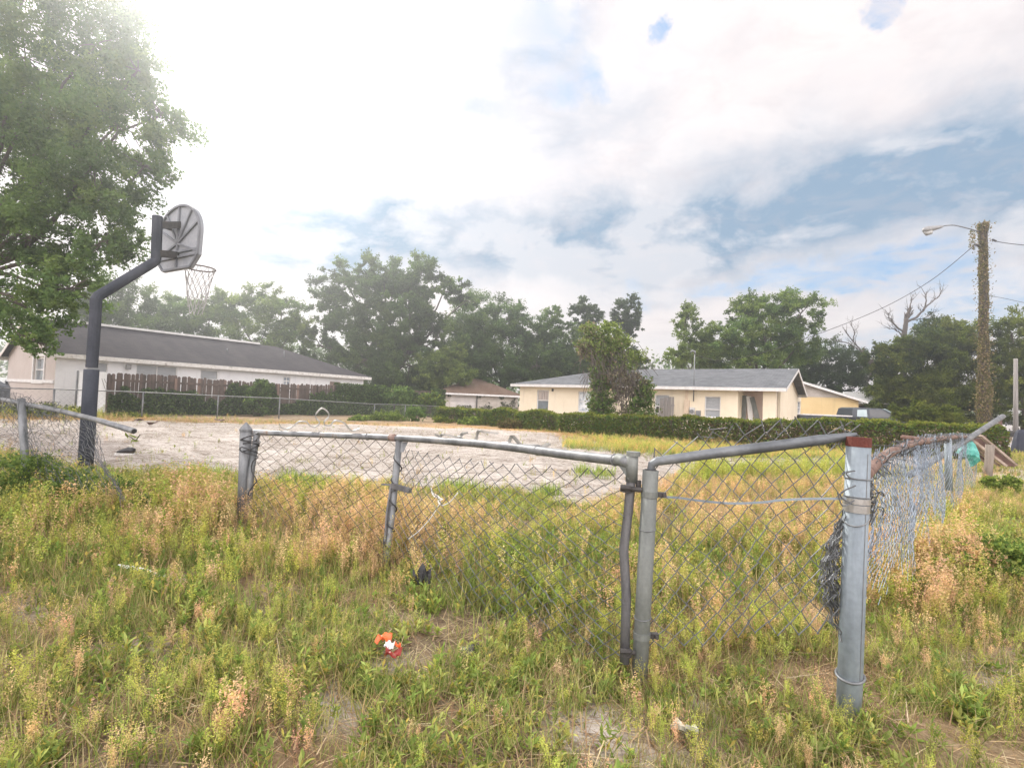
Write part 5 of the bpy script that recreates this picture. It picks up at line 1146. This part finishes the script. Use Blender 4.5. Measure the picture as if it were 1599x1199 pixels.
for i in range(nH):
    s = random.random()*aH[-1]; p = onpath(HT, aH, s); q = onpath(HT, aH, min(aH[-1], s+.1)); t = (q-p).normalized() if (q-p).length > 1e-6 else Vector((1, 0, 0)); n_ = Vector((t.y, -t.x, 0))
    top = p.z+.16*nz(s*.9, 1, 2)+.09*nz(s*3, 4, 2); th = .36+.2*nz(s*.8, 7, 1)+.1*nz(s*2.6, 9, 1)
    u = random.random()
    if u < .5: z = top*random.random(); off = th*(1+.25*nz(s*1.7, z*2.2, 4))+random.gauss(0, .04)+.1*(1-z/max(top, .1)); kx = 0
    elif u < .8: z = top+random.gauss(0, .035)+.05*nz(s*6, 2, 2); off = random.uniform(-th, th); kx = 1
    else: z = top*random.random(); off = random.uniform(-th, th); kx = 0
    if kx == 0 and s < 7 and nz(s*1.1, z*1.6, 9) > .48: continue
    P.append((p.x+n_.x*off, p.y+n_.y*off, z)); cls.append((kx, s))
P = np.array(P); kx = np.array([c_[0] for c_ in cls]); sv = np.array([c_[1] for c_ in cls]); fr_ = sv/aH[-1]
colr = np.where((kx == 1)[:, None], palette(len(P), [(.16, .2, .04), (.2, .22, .05), (.12, .155, .035), (.22, .23, .06)], .25), palette(len(P), GREEN+OLIVE[:3]+[(.14, .12, .075)], .3))  # top leaves coloured lighter and yellower, painting sunlight onto the hedge top
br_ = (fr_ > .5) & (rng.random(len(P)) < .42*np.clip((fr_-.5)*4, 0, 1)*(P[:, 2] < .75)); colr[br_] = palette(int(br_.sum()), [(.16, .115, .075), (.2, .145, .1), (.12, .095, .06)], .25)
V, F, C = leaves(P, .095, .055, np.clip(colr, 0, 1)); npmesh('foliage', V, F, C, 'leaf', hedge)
sm_ = MB()
for i in range(420):
    s = random.random()*aH[-1]; p = onpath(HT, aH, s); n_ = Vector((-.45, -.85, 0)); a = Vector((p.x, p.y, 0))+n_*random.uniform(.1, .4); b = Vector((p.x+random.uniform(-.4, .4), p.y, p.z*random.uniform(.6, 1.0)))+n_*random.uniform(.2, .42); sm_.tube(wig(a, b, 4, .08), .009, 3, False)
sm_.build('stems', 'bark', hedge)
# vines on the plank fence
pv = thing('fence_vine', 'dark green vine climbing over the weathered plank fence', 'vine', frF.at(7, 0, .1)); P = []
def fpx(s):
    q = frF.at(s, 1); return float(pxn(q.x, q.y, 1.0)[0])
spx = np.array([fpx(LF*i/200) for i in range(201)])
for i in range(46000):
    s = random.random()*LF; z = random.random()*1.85; px = spx[int(s/LF*200)]
    cov = .52+.9*(1.05-z)+1.1*nz(s*.8, z*.9, 3)+.35*nz(s*3, z*3, 8)
    if 392 < px < 425 or 348 < px < 366: cov += .55
    if px > 480: cov += .5+(px > 520)*.4
    if 432 < px < 490: cov -= .45*(z > .6)
    if px < 182: cov -= .35
    if cov < .55: continue
    P.append(tuple(frF.at(s, z*(1 if px < 500 else 1.04), .12+random.random()*.22*(.4+cov*.5))))
P = np.array(P); scatter_leaves('foliage', P, .13, .08, DARK+DARK+GREEN, pv)
mb = MB()
for i in range(120):
    s = random.random()*LF; a = frF.at(s, 0, .17); mb.tube(wig(a, frF.at(s+random.uniform(-.5, .5), random.uniform(.6, 1.6), .15), 4, .06), .01, 3, False)
mb.build('stems', 'bark', pv)
def bush(name, label, blobs, n, leaf, pal, cat='bush', group=None, asp=.5, clump=.3):
    c0 = blobs[0]; b = W(c0[0], c0[1], c0[2]); root = thing(name, label, cat, Vector((b.x, b.y, 0)), group); B = []
    for px, py, d, rx, ry in blobs: sx_ = rx*d/FPX; B.append((W(px, py, d), sx_, sx_*.8, ry*d/FPX))
    P, ids, cc, nc = crown_points(B, n, clump, .1); cl = rng.uniform(.75, 1.25, nc); P[:, 2] = np.abs(P[:, 2])
    cols = np.clip(palette(len(P), pal)*cl[ids][:, None], 0, 1); V, F, C = leaves(P, leaf, leaf*asp, cols); npmesh('foliage', V, F, C, 'leaf', root)
    mb = MB()
    for c_ in cc:
        for q in c_[:14]: mb.tube(wig(Vector((b.x+random.gauss(0, .1*B[0][1]), b.y+random.gauss(0, .1), 0)), Vector(q), 4, .05), [.012*leaf*12, .010*leaf*12, .008*leaf*12, .005*leaf*12, .002*leaf*12], 4, False)
    mb.build('stems', 'bark', root); return root
bush('vine_mound', 'rounded vine mound bulging over the top of the plank fence near its right end', [(620, 615, 33, 24, 14), (630, 635, 33, 26, 20)], 4000, .16, GREEN, 'vine')
bush('vine_mound', 'vine hanging over the right end of the plank fence beside the garage', [(672, 622, 33.5, 22, 9), (685, 640, 33, 12, 18)], 3000, .15, GREEN+OLIVE, 'vine')
bush('vine_mound', 'vine clump spilling down the middle of the plank fence', [(405, 612, 25, 17, 16), (400, 635, 25, 20, 18)], 4000, .13, DARK+GREEN, 'vine')
wg = 'weedy bushes along the far fence'
for (px, py, d, rx, ry, lab, pal) in ((585, 652, 26, 20, 9, 'rounded yellow-green weed bush at the foot of the far fence', BRIGHT), (618, 652, 26.5, 18, 9, 'larger yellow-green weed bush in front of the far fence post', BRIGHT), (650, 648, 26.5, 18, 13, 'dark green weed bush at the far fence below the vine mound', GREEN), (560, 655, 25, 14, 7, 'small yellow-green bush leftmost at the foot of the far fence', BRIGHT), (693, 657, 26, 18, 7, 'low weed bush in front of the garage', OLIVE), (735, 658, 25, 22, 7, 'low weed bush below the garage siding', BRIGHT), (795, 663, 23, 20, 8, 'dry brownish bush at the left end of the hedge', [(.14, .11, .06), (.1, .1, .04)]),
                                    (65, 640, 18, 60, 8, 'low dry bush along the tan wall of the white house', OLIVE), (200, 652, 20, 40, 4, 'low weeds at the foot of the planks right of the hoop pole', OLIVE)):
    bush('weed_bush', lab, [(px, py, d, rx, ry)], 1800, .11, pal, 'bush', wg)
gv = thing('garage_vine', 'thin dark vine straggling over the garage siding', 'vine', frS.at(4, 0, .1)); P = []
for i in range(5000):
    s = random.uniform(.0, LS); z = random.uniform(0, 1.8); 
    if hd[0]+.1 < s < hd[1]-.1 and z > .75: continue
    if nz(s*1.1, z*.8, 6)+.25*nz(s*5, z*5, 2)+(.25 if z < .7 else 0) > .18: P.append(tuple(frS.at(s, z, .06+random.random()*.12)))
scatter_leaves('foliage', P, .13, .07, DARK+[(.06, .055, .03)], gv)
# vine covered snag
vt = thing('vine_covered_tree', 'dead leaning tree smothered in vines in front of the beige house', 'vine-covered tree', at0(938, 22.3)); D = 22.3
tk = MB()
for pts, r0, r1 in (([at0(938, D), W(937, 640, D), W(938, 600, D), W(925, 565, D)], .2, .12), ([at0(948, D), W(946, 630, D), W(948, 590, D), W(960, 560, D)], .14, .09), ([W(945, 590, D), W(970, 580, D), W(988, 610, D), W(992, 690, D)], .12, .08), ([W(938, 595, D), W(925, 560, D), W(912, 535, D)], .1, .05), ([W(948, 580, D), W(960, 550, D), W(985, 535, D)], .09, .04)):
    P_ = catmull(pts, 5); tk.tube(P_, [r0+(r1-r0)*i/(len(P_)-1) for i in range(len(P_))], 7)
tk.build('trunk', 'deadbark', vt, True)
VB = [(945, 550, 26, 30, 0), (925, 537, 22, 18, 0), (962, 535, 26, 18, 1), (985, 560, 22, 16, 1), (935, 590, 14, 20, 2), (933, 630, 11, 30, 2), (948, 630, 9, 34, 2), (960, 590, 24, 16, 3), (988, 600, 22, 18, 3), (1005, 612, 14, 20, 2), (1000, 645, 20, 30, 2), (1003, 676, 24, 16, 2), (985, 685, 30, 14, 2), (920, 515, 16, 10, 0), (950, 512, 20, 10, 1), (975, 655, 12, 22, 3), (912, 545, 13, 14, 3), (940, 672, 24, 14, 2), (965, 612, 10, 16, 3)]
PALV = [BRIGHT+[(.24, .2, .14), (.2, .23, .11)], BRIGHT+[(.25, .3, .1)], BRIGHT[:1]+GREEN+[(.2, .18, .11)], [(.26, .22, .17), (.2, .17, .13), (.14, .15, .08)]]
B = [(W(x, y, D), rx*D/FPX, min(.6, rx*D/FPX), ry*D/FPX) for x, y, rx, ry, k_ in VB]
AP, AC = [], []
for b, v in zip(B, VB):
    P, ids, cc, nc = crown_points([b], int((240+21*v[2]*v[3]/8)*(1.8 if v[4] == 2 else 1)), .40, .3); AP.append(P); AC.append(palette(len(P), PALV[v[4]], .3)*rng.uniform(.75, 1.25, nc)[ids][:, None])
AP = np.concatenate(AP); AC = np.clip(np.concatenate(AC), 0, 1); V, F, C = leaves(AP, .12, .065, AC); npmesh('vine_foliage', V, F, C, 'leaf', vt)
vs = MB()
for i in range(150):
    x = random.uniform(910, 1000); y = random.uniform(530, 590); a = W(x, y, D+random.uniform(-.6, .3)); b = a+Vector((random.uniform(-.5, .9), random.uniform(-.2, .1), -random.uniform(.4, 1.3))); vs.tube(wig(a, b, 5, .07), .011, 3, False)
for i in range(40):
    x = random.uniform(955, 985); a = W(x, random.uniform(590, 610), D-.2); vs.tube(wig(a, a-Vector((random.uniform(-.1, .1), 0, random.uniform(.5, 1.4))), 5, .04), .009, 3, False)
vs.build('hanging_vines', 'deadbark', vt)
# vine on the utility pole
uv = thing('pole_vine', 'brown and olive vine wrapped around the utility pole', 'vine', pb_); P = []; axp = ptop-pb_; Lp = axp.length
for i in range(15000):
    t = random.random()**.9; a = random.random()*6.283; wv = 1+.35*nz(t*16, math.cos(a)*1.2, math.sin(a)*1.2)
    r = (.17+.2*(1-t)**3)*(wv+.3*nz(t*7, 3, 3))*random.uniform(.75, 1.15)+(.08 if t > .96 else 0)
    if random.random() < .08: r += random.random()*.3
    c = pb_+axp*(t*1.01); P.append((c.x+math.cos(a)*r, c.y+math.sin(a)*r, c.z+random.gauss(0, .05)))
for i in range(120): c = ptop+Vector((random.gauss(0, .12), random.gauss(0, .12), random.uniform(-.1, .12))); P.append(tuple(c))
for i in range(160): c = W(1519+random.gauss(0, 3), 360+random.random()*30, DP); P.append(tuple(c))
scatter_leaves('foliage', np.array(P), .11, .06, [(.22, .17, .1), (.27, .21, .13), (.16, .16, .055), (.13, .14, .04), (.32, .26, .16)], uv)
vs = MB()
for i in range(130):
    t = random.uniform(0, .92); a = random.random()*6.28; pts = []
    for j in range(6):
        tt = t+j*.016; c = pb_+axp*tt; rr = (.165+.17*(1-t)**3)*random.uniform(.95, 1.15); aa = a+j*.25*random.choice((-1, 1)); pts.append(c+Vector((math.cos(aa)*rr, math.sin(aa)*rr, 0)))
    vs.tube(catmull(pts, 2), .013, 4, False)
vs.build('stems', 'deadbark', uv)

# ------------------------------------------------------------------ weeds and grass
def ribbon(base, az_, lean, h, w, seg=2, curve=.6, rg=random):
    """triangulated blade: returns verts, tris"""
    d = np.array([math.cos(az_), math.sin(az_), 0]); s = np.array([-math.sin(az_), math.cos(az_), 0]); V = []; base = np.array(base)
    for i in range(seg+1):
        t = i/seg; c = base+d*(h*math.sin(lean)*(t+curve*t*t))+np.array([0, 0, h*math.cos(lean)*(t-curve*.35*t*t)]); ww = w*(1-t*.75)/2
        if i < seg: V += [c-s*ww, c+s*ww]
        else: V.append(c)
    T = []
    for i in range(seg-1): a = 2*i; T += [(a, a+1, a+3), (a, a+3, a+2)]
    a = 2*(seg-1); T.append((a, a+1, a+2)); return V, T
class Tm:
    def __init__(s): s.V = []; s.T = []; s.C = []
    def add(s, V, T, c):
        n = len(s.V); s.V += [tuple(v) for v in V]; s.T += [tuple(i+n for i in t) for t in T]; s.C += [tuple(c)]*len(V)
    def fin(s): return np.array(s.V, np.float32), np.array(s.T, np.int32), np.array(s.C, np.float32)
def cvar(c, v=.2): f = random.uniform(1-v, 1+v); return [min(1, x*f) for x in c]
def rndc(pal, v=.2): return cvar(random.choice(pal), v)
GBL = [(.19, .25, .07), (.25, .3, .09), (.34, .35, .12), (.42, .36, .18), (.16, .21, .06)]
STR = [(.4, .29, .17), (.5, .39, .24), (.28, .19, .115), (.19, .13, .085), (.58, .48, .33)]
LFY = [(.19, .26, .065), (.25, .32, .085), (.32, .36, .11), (.15, .21, .06)]
YG = [(.44, .45, .11), (.38, .42, .1), (.5, .47, .15), (.32, .38, .09)]
TAN = [(.62, .44, .24), (.58, .4, .24), (.66, .49, .28), (.58, .38, .26), (.5, .4, .17)]
def t_blades(nb, h, pal, sp=.05, w=.0045, lean=.5):
    t = Tm()
    for _ in range(nb):
        r = random.random()**.6*sp; a = random.random()*6.28; V, T = ribbon((r*math.cos(a), r*math.sin(a), -.01), random.random()*6.28, random.uniform(.05, lean), h*random.uniform(.5, 1.15), w*random.uniform(.7, 1.3), 2, random.uniform(.2, 1.0)); t.add(V, T, rndc(pal))
    return t.fin()
def t_thatch(n):
    t = Tm()
    for _ in range(n):
        a = random.random()*6.28; L = random.uniform(.06, .2); p = (random.uniform(-.1, .1), random.uniform(-.1, .1), random.uniform(.0, .035)); V, T = ribbon(p, a, random.uniform(1.25, 1.6), L, random.uniform(.0025, .005), 2, random.uniform(-.2, .3)); t.add(V, T, rndc(STR))
    return t.fin()
def leafquad(t, base, az_, el_, L, w, c):
    d = np.array([math.cos(az_)*math.cos(el_), math.sin(az_)*math.cos(el_), math.sin(el_)]); s = np.array([-math.sin(az_), math.cos(az_), 0])*w/2; b = np.array(base); up = np.array([0, 0, L*.06])
    t.add([b, b+d*L*.5-s+up, b+d*L, b+d*L*.5+s+up], [(0, 1, 2), (0, 2, 3)], c)
def t_leafy(h, nl, pal, L=.06, w=.015, stems=3, fl=False):
    t = Tm()
    for _ in range(stems):
        a0_ = random.random()*6.28; b = np.array([random.uniform(-.03, .03), random.uniform(-.03, .03), -.01]); ln = random.uniform(0, .35); top = b+np.array([math.cos(a0_)*math.sin(ln), math.sin(a0_)*math.sin(ln), math.cos(ln)])*h*random.uniform(.6, 1.1)
        V, T = ribbon(b, a0_, ln, np.linalg.norm(top-b), .004, 2, .1); t.add(V, T, rndc(pal)); c0 = random.choice(pal)
        for i in range(nl):
            f = random.uniform(.1, 1); leafquad(t, b+(top-b)*f, random.random()*6.28, random.uniform(.1, 1.2), L*random.uniform(.55, 1.15)*(1.15-.4*f), w*random.uniform(.7, 1.3), cvar(c0 if random.random() < .85 else (.42, .36, .1), .26))
        if fl and random.random() < .12:
            for q in range(4): leafquad(t, top, q*1.57, .4, .012, .01, (.75, .74, .7))
    return t.fin()
def t_pepper(h, stems, pods, pal, gl=True, pod=.0085, spread=.28):
    t = Tm()
    for _ in range(stems):
        a0_ = random.random()*6.28; b = np.array([random.uniform(-.04, .04), random.uniform(-.04, .04), -.01]); ln = random.uniform(.02, spread); hh = h*random.uniform(.6, 1.1)
        dv = np.array([math.cos(a0_)*math.sin(ln), math.sin(a0_)*math.sin(ln), math.cos(ln)]); V, T = ribbon(b, a0_, ln, hh, .0035, 2, .05); c0 = random.choice(pal); t.add(V, T, [x*.8 for x in c0])
        subs = [(b+dv*hh*.38, dv, hh*.62)]
        for _s in range(random.choice((1, 2, 2, 3))):
            a1 = random.random()*6.28; d2_ = dv+np.array([math.cos(a1), math.sin(a1), .3])*.32; d2_ /= np.linalg.norm(d2_); f = random.uniform(.25, .65); p0 = b+dv*hh*f; L_ = hh*(1-f)*random.uniform(.5, .85); V, T = ribbon(p0, a1, .4, L_, .0025, 2, 0); subs.append((p0+d2_*L_*.3, d2_, L_*.75))
        for p0, d_, L_ in subs:
            for i in range(int(pods*L_/(hh*.62))+2):
                f = random.random(); rad = (.0095*(1-f*.6)); a = random.random()*6.28; p_ = p0+d_*L_*f+np.array([math.cos(a)*rad, math.sin(a)*rad, random.uniform(0, .006)]); leafquad(t, p_, a, random.uniform(-.3, 1.2), pod*random.uniform(.7, 1.3), pod*random.uniform(.6, 1), cvar(c0, .28))
        if gl:
            for i in range(4): f = random.uniform(.02, .4); leafquad(t, b+dv*hh*f, random.random()*6.28, random.uniform(.3, 1), .04, .008, rndc(LFY))
    return t.fin()
def place(name, groups):
    """groups: list of (template, P(n,3), scale(n), tint(n,3))"""
    VV, FF, CC = [], [], []; off = 0
    for (tv, tt, tcx), P, sc_, ti in groups:
        n = len(P)
        if n == 0: continue
        a = rng.uniform(0, 6.283, n); ca, sa_ = np.cos(a), np.sin(a); m_ = len(tv); tx, ty = rng.normal(0, .08, n), rng.normal(0, .08, n)
        x = tv[None, :, 0]*ca[:, None]-tv[None, :, 1]*sa_[:, None]; y = tv[None, :, 0]*sa_[:, None]+tv[None, :, 1]*ca[:, None]; z = np.broadcast_to(tv[None, :, 2], x.shape)
        s_ = sc_[:, None]; V = np.stack([(x+z*tx[:, None])*s_+P[:, 0:1], (y+z*ty[:, None])*s_+P[:, 1:2], z*s_+P[:, 2:3]], -1).reshape(-1, 3)
        VV.append(V.astype(np.float32)); FF.append((tt[None]+(np.arange(n)*m_)[:, None, None]+off).reshape(-1, 3)); CC.append(np.clip(tcx[None]*ti[:, None, :], 0, 1).reshape(-1, 3)); off += n*m_
    print(name, 'tris', sum(len(f) for f in FF))
    return tag(npmesh(name, np.concatenate(VV), np.concatenate(FF), np.concatenate(CC), 'grass'), kind='stuff')
def g2(px, py, L):
    r = np.zeros(px.shape)
    for x, y, rx, ry, a in L: r = r+a*np.exp(-((px-x)/rx)**2-((py-y)/ry)**2)
    return r
TANB = [(600, 860, 110, 70, .6), (480, 800, 110, 45, .55), (1440, 900, 120, 90, .75), (1160, 790, 180, 60, .5), (1100, 760, 220, 40, .5), (1230, 860, 120, 80, .35), (230, 820, 120, 40, .2), (90, 860, 150, 50, .35), (1540, 790, 80, 40, .45), (300, 860, 130, 30, .3), (1180, 960, 120, 70, .3), (780, 830, 150, 40, .35), (1330, 1100, 100, 60, .3), (1060, 1000, 100, 70, .3), (330, 1150, 350, 60, .2)]
GRNB = [(110, 770, 160, 50, .7), (470, 770, 90, 25, .6), (760, 950, 170, 90, .45), (360, 1000, 260, 110, .4), (1560, 860, 80, 60, .6), (1500, 830, 60, 30, .4), (900, 900, 160, 70, .3), (760, 1080, 220, 70, .4), (1150, 890, 100, 50, .3), (330, 750, 60, 15, .5), (1550, 1150, 150, 60, .2), (830, 800, 100, 25, .3)]
TALL = [(610, 990, 55, 50, -.45), (585, 960, 40, 40, -.3), (600, 935, 45, 40, -.45), (592, 900, 40, 40, -.25), (400, 850, 40, 40, -.2), (990, 1060, 40, 40, -.2), (310, 830, 90, 60, .7), (590, 870, 90, 60, .6), (1430, 910, 100, 80, .9), (120, 770, 170, 55, .7), (480, 810, 90, 50, .6), (800, 900, 220, 100, .45), (1160, 900, 150, 120, .5), (1550, 870, 90, 70, .5), (30, 850, 80, 60, .5), (1420, 790, 90, 40, .5), (1560, 1120, 90, 50, .2)]
def samp(y0, y1, dens):
    A = 1.25*(y1*y1-y0*y0)+1.2*(y1-y0); n = int(A*dens); y = np.sqrt(rng.uniform(y0*y0, y1*y1, n)); x = rng.uniform(-1, 1, n)*(1.25*y+.6); px, py = pxn(x, y, 0.0)
    return x, y, px, py
def lotmask(x, y):
    """how much vegetation grows here"""
    sm_v, sd_v = sandmask(x, y); px, py = pxn(x, y, 0.0)
    m_ = np.where(sd_v > -.15, .012, 1.0); m_ = np.where((sd_v <= -.15) & (sd_v > -.8) & (y > 8), .25, m_)
    m_ = m_*(1-.6*np.exp(-((px-605)/32)**2-((py-975)/45)**2))
    m_ = m_*(1-.88*np.where(y > .5, bare(px, py), 0))
    pt_c = fbm(x, y, 2.6, 77); m_ = m_*np.clip((pt_c-.31)/.17, .2, 1)
    m_ = np.where((py < 735) & (px < 850) & (sd_v < 0) & (y > 11), .12, m_)
    return m_
def field(x, y, px, py):
    nf = fbm(x, y, .8, 31); T_ = np.clip(.23+1.3*(nf-.5)-.12*np.clip((py-950)/120, 0, 1)+g2(px, py, TANB)-g2(px, py, GRNB)*.9, 0, 1); h = np.clip(.40-.08*(y > 5.2)-.2*np.clip((py-930)/120, 0, 1)+.75*(fbm(x, y, 1.1, 47)-.5)+g2(px, py, TALL), .18, 1.6); return T_, h
def tint(n, v=.18): return rng.uniform(1-v, 1+v, (n, 1))*rng.uniform(.93, 1.07, (n, 3))
random.seed(77)
def lod(q):
    """template sets; q = detail (1 near .. .3 far), thicker when far"""
    k_ = 1/q**.6; pd = int(34*q)
    return dict(grass=[t_blades(int(16*q)+4, .15, GBL, .06, .0036*k_, .55) for _ in range(5)], dry=[t_blades(int(14*q)+4, .18, STR[:3]+GBL[3:4], .06, .0036*k_, .9) for _ in range(3)], thatch=[t_thatch(int(9*q)+3) for _ in range(4)],
                leafy=[t_leafy(.12, int(10*q)+4, LFY, .05, .0105*k_**.5, 3, i == 0) for i in range(5)], low=[t_leafy(.045, int(8*q)+3, LFY, .05, .016, 2) for _ in range(3)],
                yg=[t_pepper(.26, 4, pd, YG, True, .0082*k_) for _ in range(4)], tan=[t_pepper(.27, 5, pd, TAN, False, .0082*k_) for _ in range(5)], mix=[t_pepper(.27, 4, pd, TAN+YG, True, .0082*k_) for _ in range(3)])
DENS = dict(grass=200, dry=110, thatch=140, leafy=75, low=50, yg=54, tan=46, mix=24)
OUT = {'green_weeds': [], 'dry_weeds': [], 'grass': [], 'dead_thatch': []}
KEY = dict(grass='grass', dry='grass', thatch='dead_thatch', leafy='green_weeds', low='green_weeds', yg='green_weeds', tan='dry_weeds', mix='dry_weeds')
for y0, y1, q, ds in ((1.15, 2.7, 1.0, 1.7), (2.7, 4.6, .75, 1.45), (4.6, 9, .45, .95), (9, 22, .3, .42)):
    tm = lod(q)
    for ty, d0 in DENS.items():
        x, y, px, py = samp(y0, y1, d0*ds); T_, h = field(x, y, px, py); veg = lotmask(x, y); u = rng.random(len(x))
        if ty in ('tan',): pr_t = T_**1.3*1.5
        elif ty == 'mix': pr_t = .3+.5*T_
        elif ty in ('leafy', 'low'): pr_t = (1-T_)**1.1
        elif ty == 'yg': pr_t = .15+.85*np.exp(-((T_-.4)/.25)**2)
        elif ty == 'dry': pr_t = .25+.6*T_
        elif ty == 'thatch': pr_t = .5+.5*T_+0*veg; veg = np.maximum(veg, .55*(veg > .05))
        else: pr_t = .3+.6*(1-T_)
        kp = u < pr_t*veg; x, y, h, T_ = x[kp], y[kp], h[kp], T_[kp]; n = len(x); P = np.stack([x, y, gzn(x, y)], 1)
        base_s = {'grass': .8+.7*h, 'dry': .7+.7*h, 'thatch': np.ones(n), 'leafy': .6+.9*h, 'low': np.ones(n), 'yg': .35+.85*h, 'tan': .4+.9*h, 'mix': .4+.9*h}[ty]*rng.uniform(.75, 1.25, n)
        w_ = rng.integers(0, len(tm[ty]), n)
        for i, t in enumerate(tm[ty]):
            m_ = w_ == i; OUT[KEY[ty]].append((t, P[m_], base_s[m_], tint(int(m_.sum()))))
# sparse strip of yellow grass along the hedge, green tufts inside the lot, straw rim
tm = lod(.3)
def strip_px(polys, n, key, ty, s0, s1, tn=(1, 1, 1)):
    for (xa, ya, xb, yb, sp_y) in polys:
        f = rng.random(n); px = xa+(xb-xa)*f+rng.normal(0, 3, n); py = ya+(yb-ya)*f+rng.normal(0, sp_y, n); P = Gn(px, py); sc_ = rng.uniform(s0, s1, n)*(.6+.8*fbm(P[:, 0], P[:, 1], .9, 91)); w_ = rng.integers(0, len(tm[ty]), n)
        for i, t in enumerate(tm[ty]): m_ = w_ == i; OUT[key].append((t, P[m_], sc_[m_], tint(int(m_.sum()))*np.array(tn)))
HS = [(880, 694, 1080, 708, 3.5), (960, 700, 1200, 712, 4), (1040, 706, 1340, 716, 3)]
strip_px(HS, 420, 'dry_weeds', 'tan', .5, 1.0, (1.05, 1.1, .85)); strip_px(HS, 420, 'green_weeds', 'yg', .5, 1.0, (1.0, 1.08, 1.1)); strip_px(HS, 600, 'grass', 'grass', .9, 1.7, (1.2, 1.3, 1.2))
strip_px([(1090, 738, 1330, 733, 4), (1060, 752, 1330, 742, 5)], 260, 'green_weeds', 'yg', .8, 1.3); strip_px([(1090, 738, 1330, 733, 4), (1060, 752, 1330, 742, 5)], 300, 'grass', 'grass', 1, 1.8, (1.2, 1.2, 1))
strip_px([(305, 748, 370, 745, 4), (830, 775, 870, 770, 3), (690, 762, 740, 764, 3), (900, 740, 960, 742, 3)], 60, 'grass', 'grass', 1.0, 1.9, (.9, 1.1, .8))
strip_px([(440, 768, 520, 775, 6)], 260, 'grass', 'grass', 1.6, 2.6, (.8, 1.0, .7))
RIM = [(0, 655, 160, 653, 3.0), (160, 655, 420, 659, 1.6), (420, 660, 720, 664, 1.8), (720, 666, 900, 678, 3), (870, 680, 1000, 692, 2.5)]
strip_px(RIM, 420, 'dead_thatch', 'thatch', 1.2, 2.2, (1.15, 1.0, .8)); strip_px(RIM, 120, 'grass', 'dry', .5, 1.0, (1.1, .95, .75))
strip_px([(0, 648, 160, 648, 3)], 260, 'green_weeds', 'yg', 1, 1.6); strip_px([(0, 650, 200, 652, 3)], 260, 'grass', 'dry', 1.2, 2.2)
dx = rng.uniform(-14, 12, 46000); dy = rng.uniform(6, 19, 46000); _, sdd = sandmask(dx, dy); kp = (sdd > .05) & (fbm(dx, dy*2.2, .9, 61) > .42); dx = dx[kp]; dy = dy[kp]
deb = [t_thatch(4) for _ in range(5)]; w_ = rng.integers(0, 5, len(dx)); DB_ = []
for i, t in enumerate(deb):
    m_ = w_ == i; n = int(m_.sum()); DB_.append((t, np.stack([dx[m_], dy[m_], gzn(dx[m_], dy[m_])+.04], 1), rng.uniform(.5, 1.4, n), tint(n, .3)*np.array([.42, .42, .45])))
place('sand_debris', DB_)
for nm, gp_ in OUT.items(): place(nm, gp_)
# leafy shrubs near the broken fence and on the right
bush('weed_shrub', 'dense dark green weed shrub growing around the post of the broken fence', [(60, 742, 5.3, 72, 34), (20, 770, 5.1, 50, 26), (110, 765, 5.0, 54, 26)], 9000, .036, GREEN+LFY[:1]+LFY[3:], 'shrub', 'weed shrubs')
bush('weed_shrub', 'low green weed shrub at the foot of the basketball pole', [(175, 775, 5.0, 62, 24), (225, 790, 4.8, 54, 18), (140, 800, 4.7, 60, 18)], 8000, .034, GREEN+LFY[:1]+LFY[3:], 'shrub', 'weed shrubs')
bush('weed_shrub', 'green weed shrub at the right edge beyond the tan grass', [(1562, 862, 3.75, 66, 20), (1610, 870, 3.7, 60, 22), (1530, 880, 3.6, 50, 14)], 4200, .034, GREEN[:2]+LFY, 'shrub', 'weed shrubs')
bush('weed_shrub', 'bushy yellow-green weed behind the grey stub post', [(1568, 757, 8.5, 28, 14)], 3000, .05, BRIGHT+YG[3:], 'shrub', 'weed shrubs')
bush('broadleaf_plant', 'low broad-leaved green plant growing beside the orange wrapper', [(575, 1062, 2.15, 34, 13), (615, 1075, 2.1, 22, 14)], 130, .055, LFY, 'plant', None, .75)
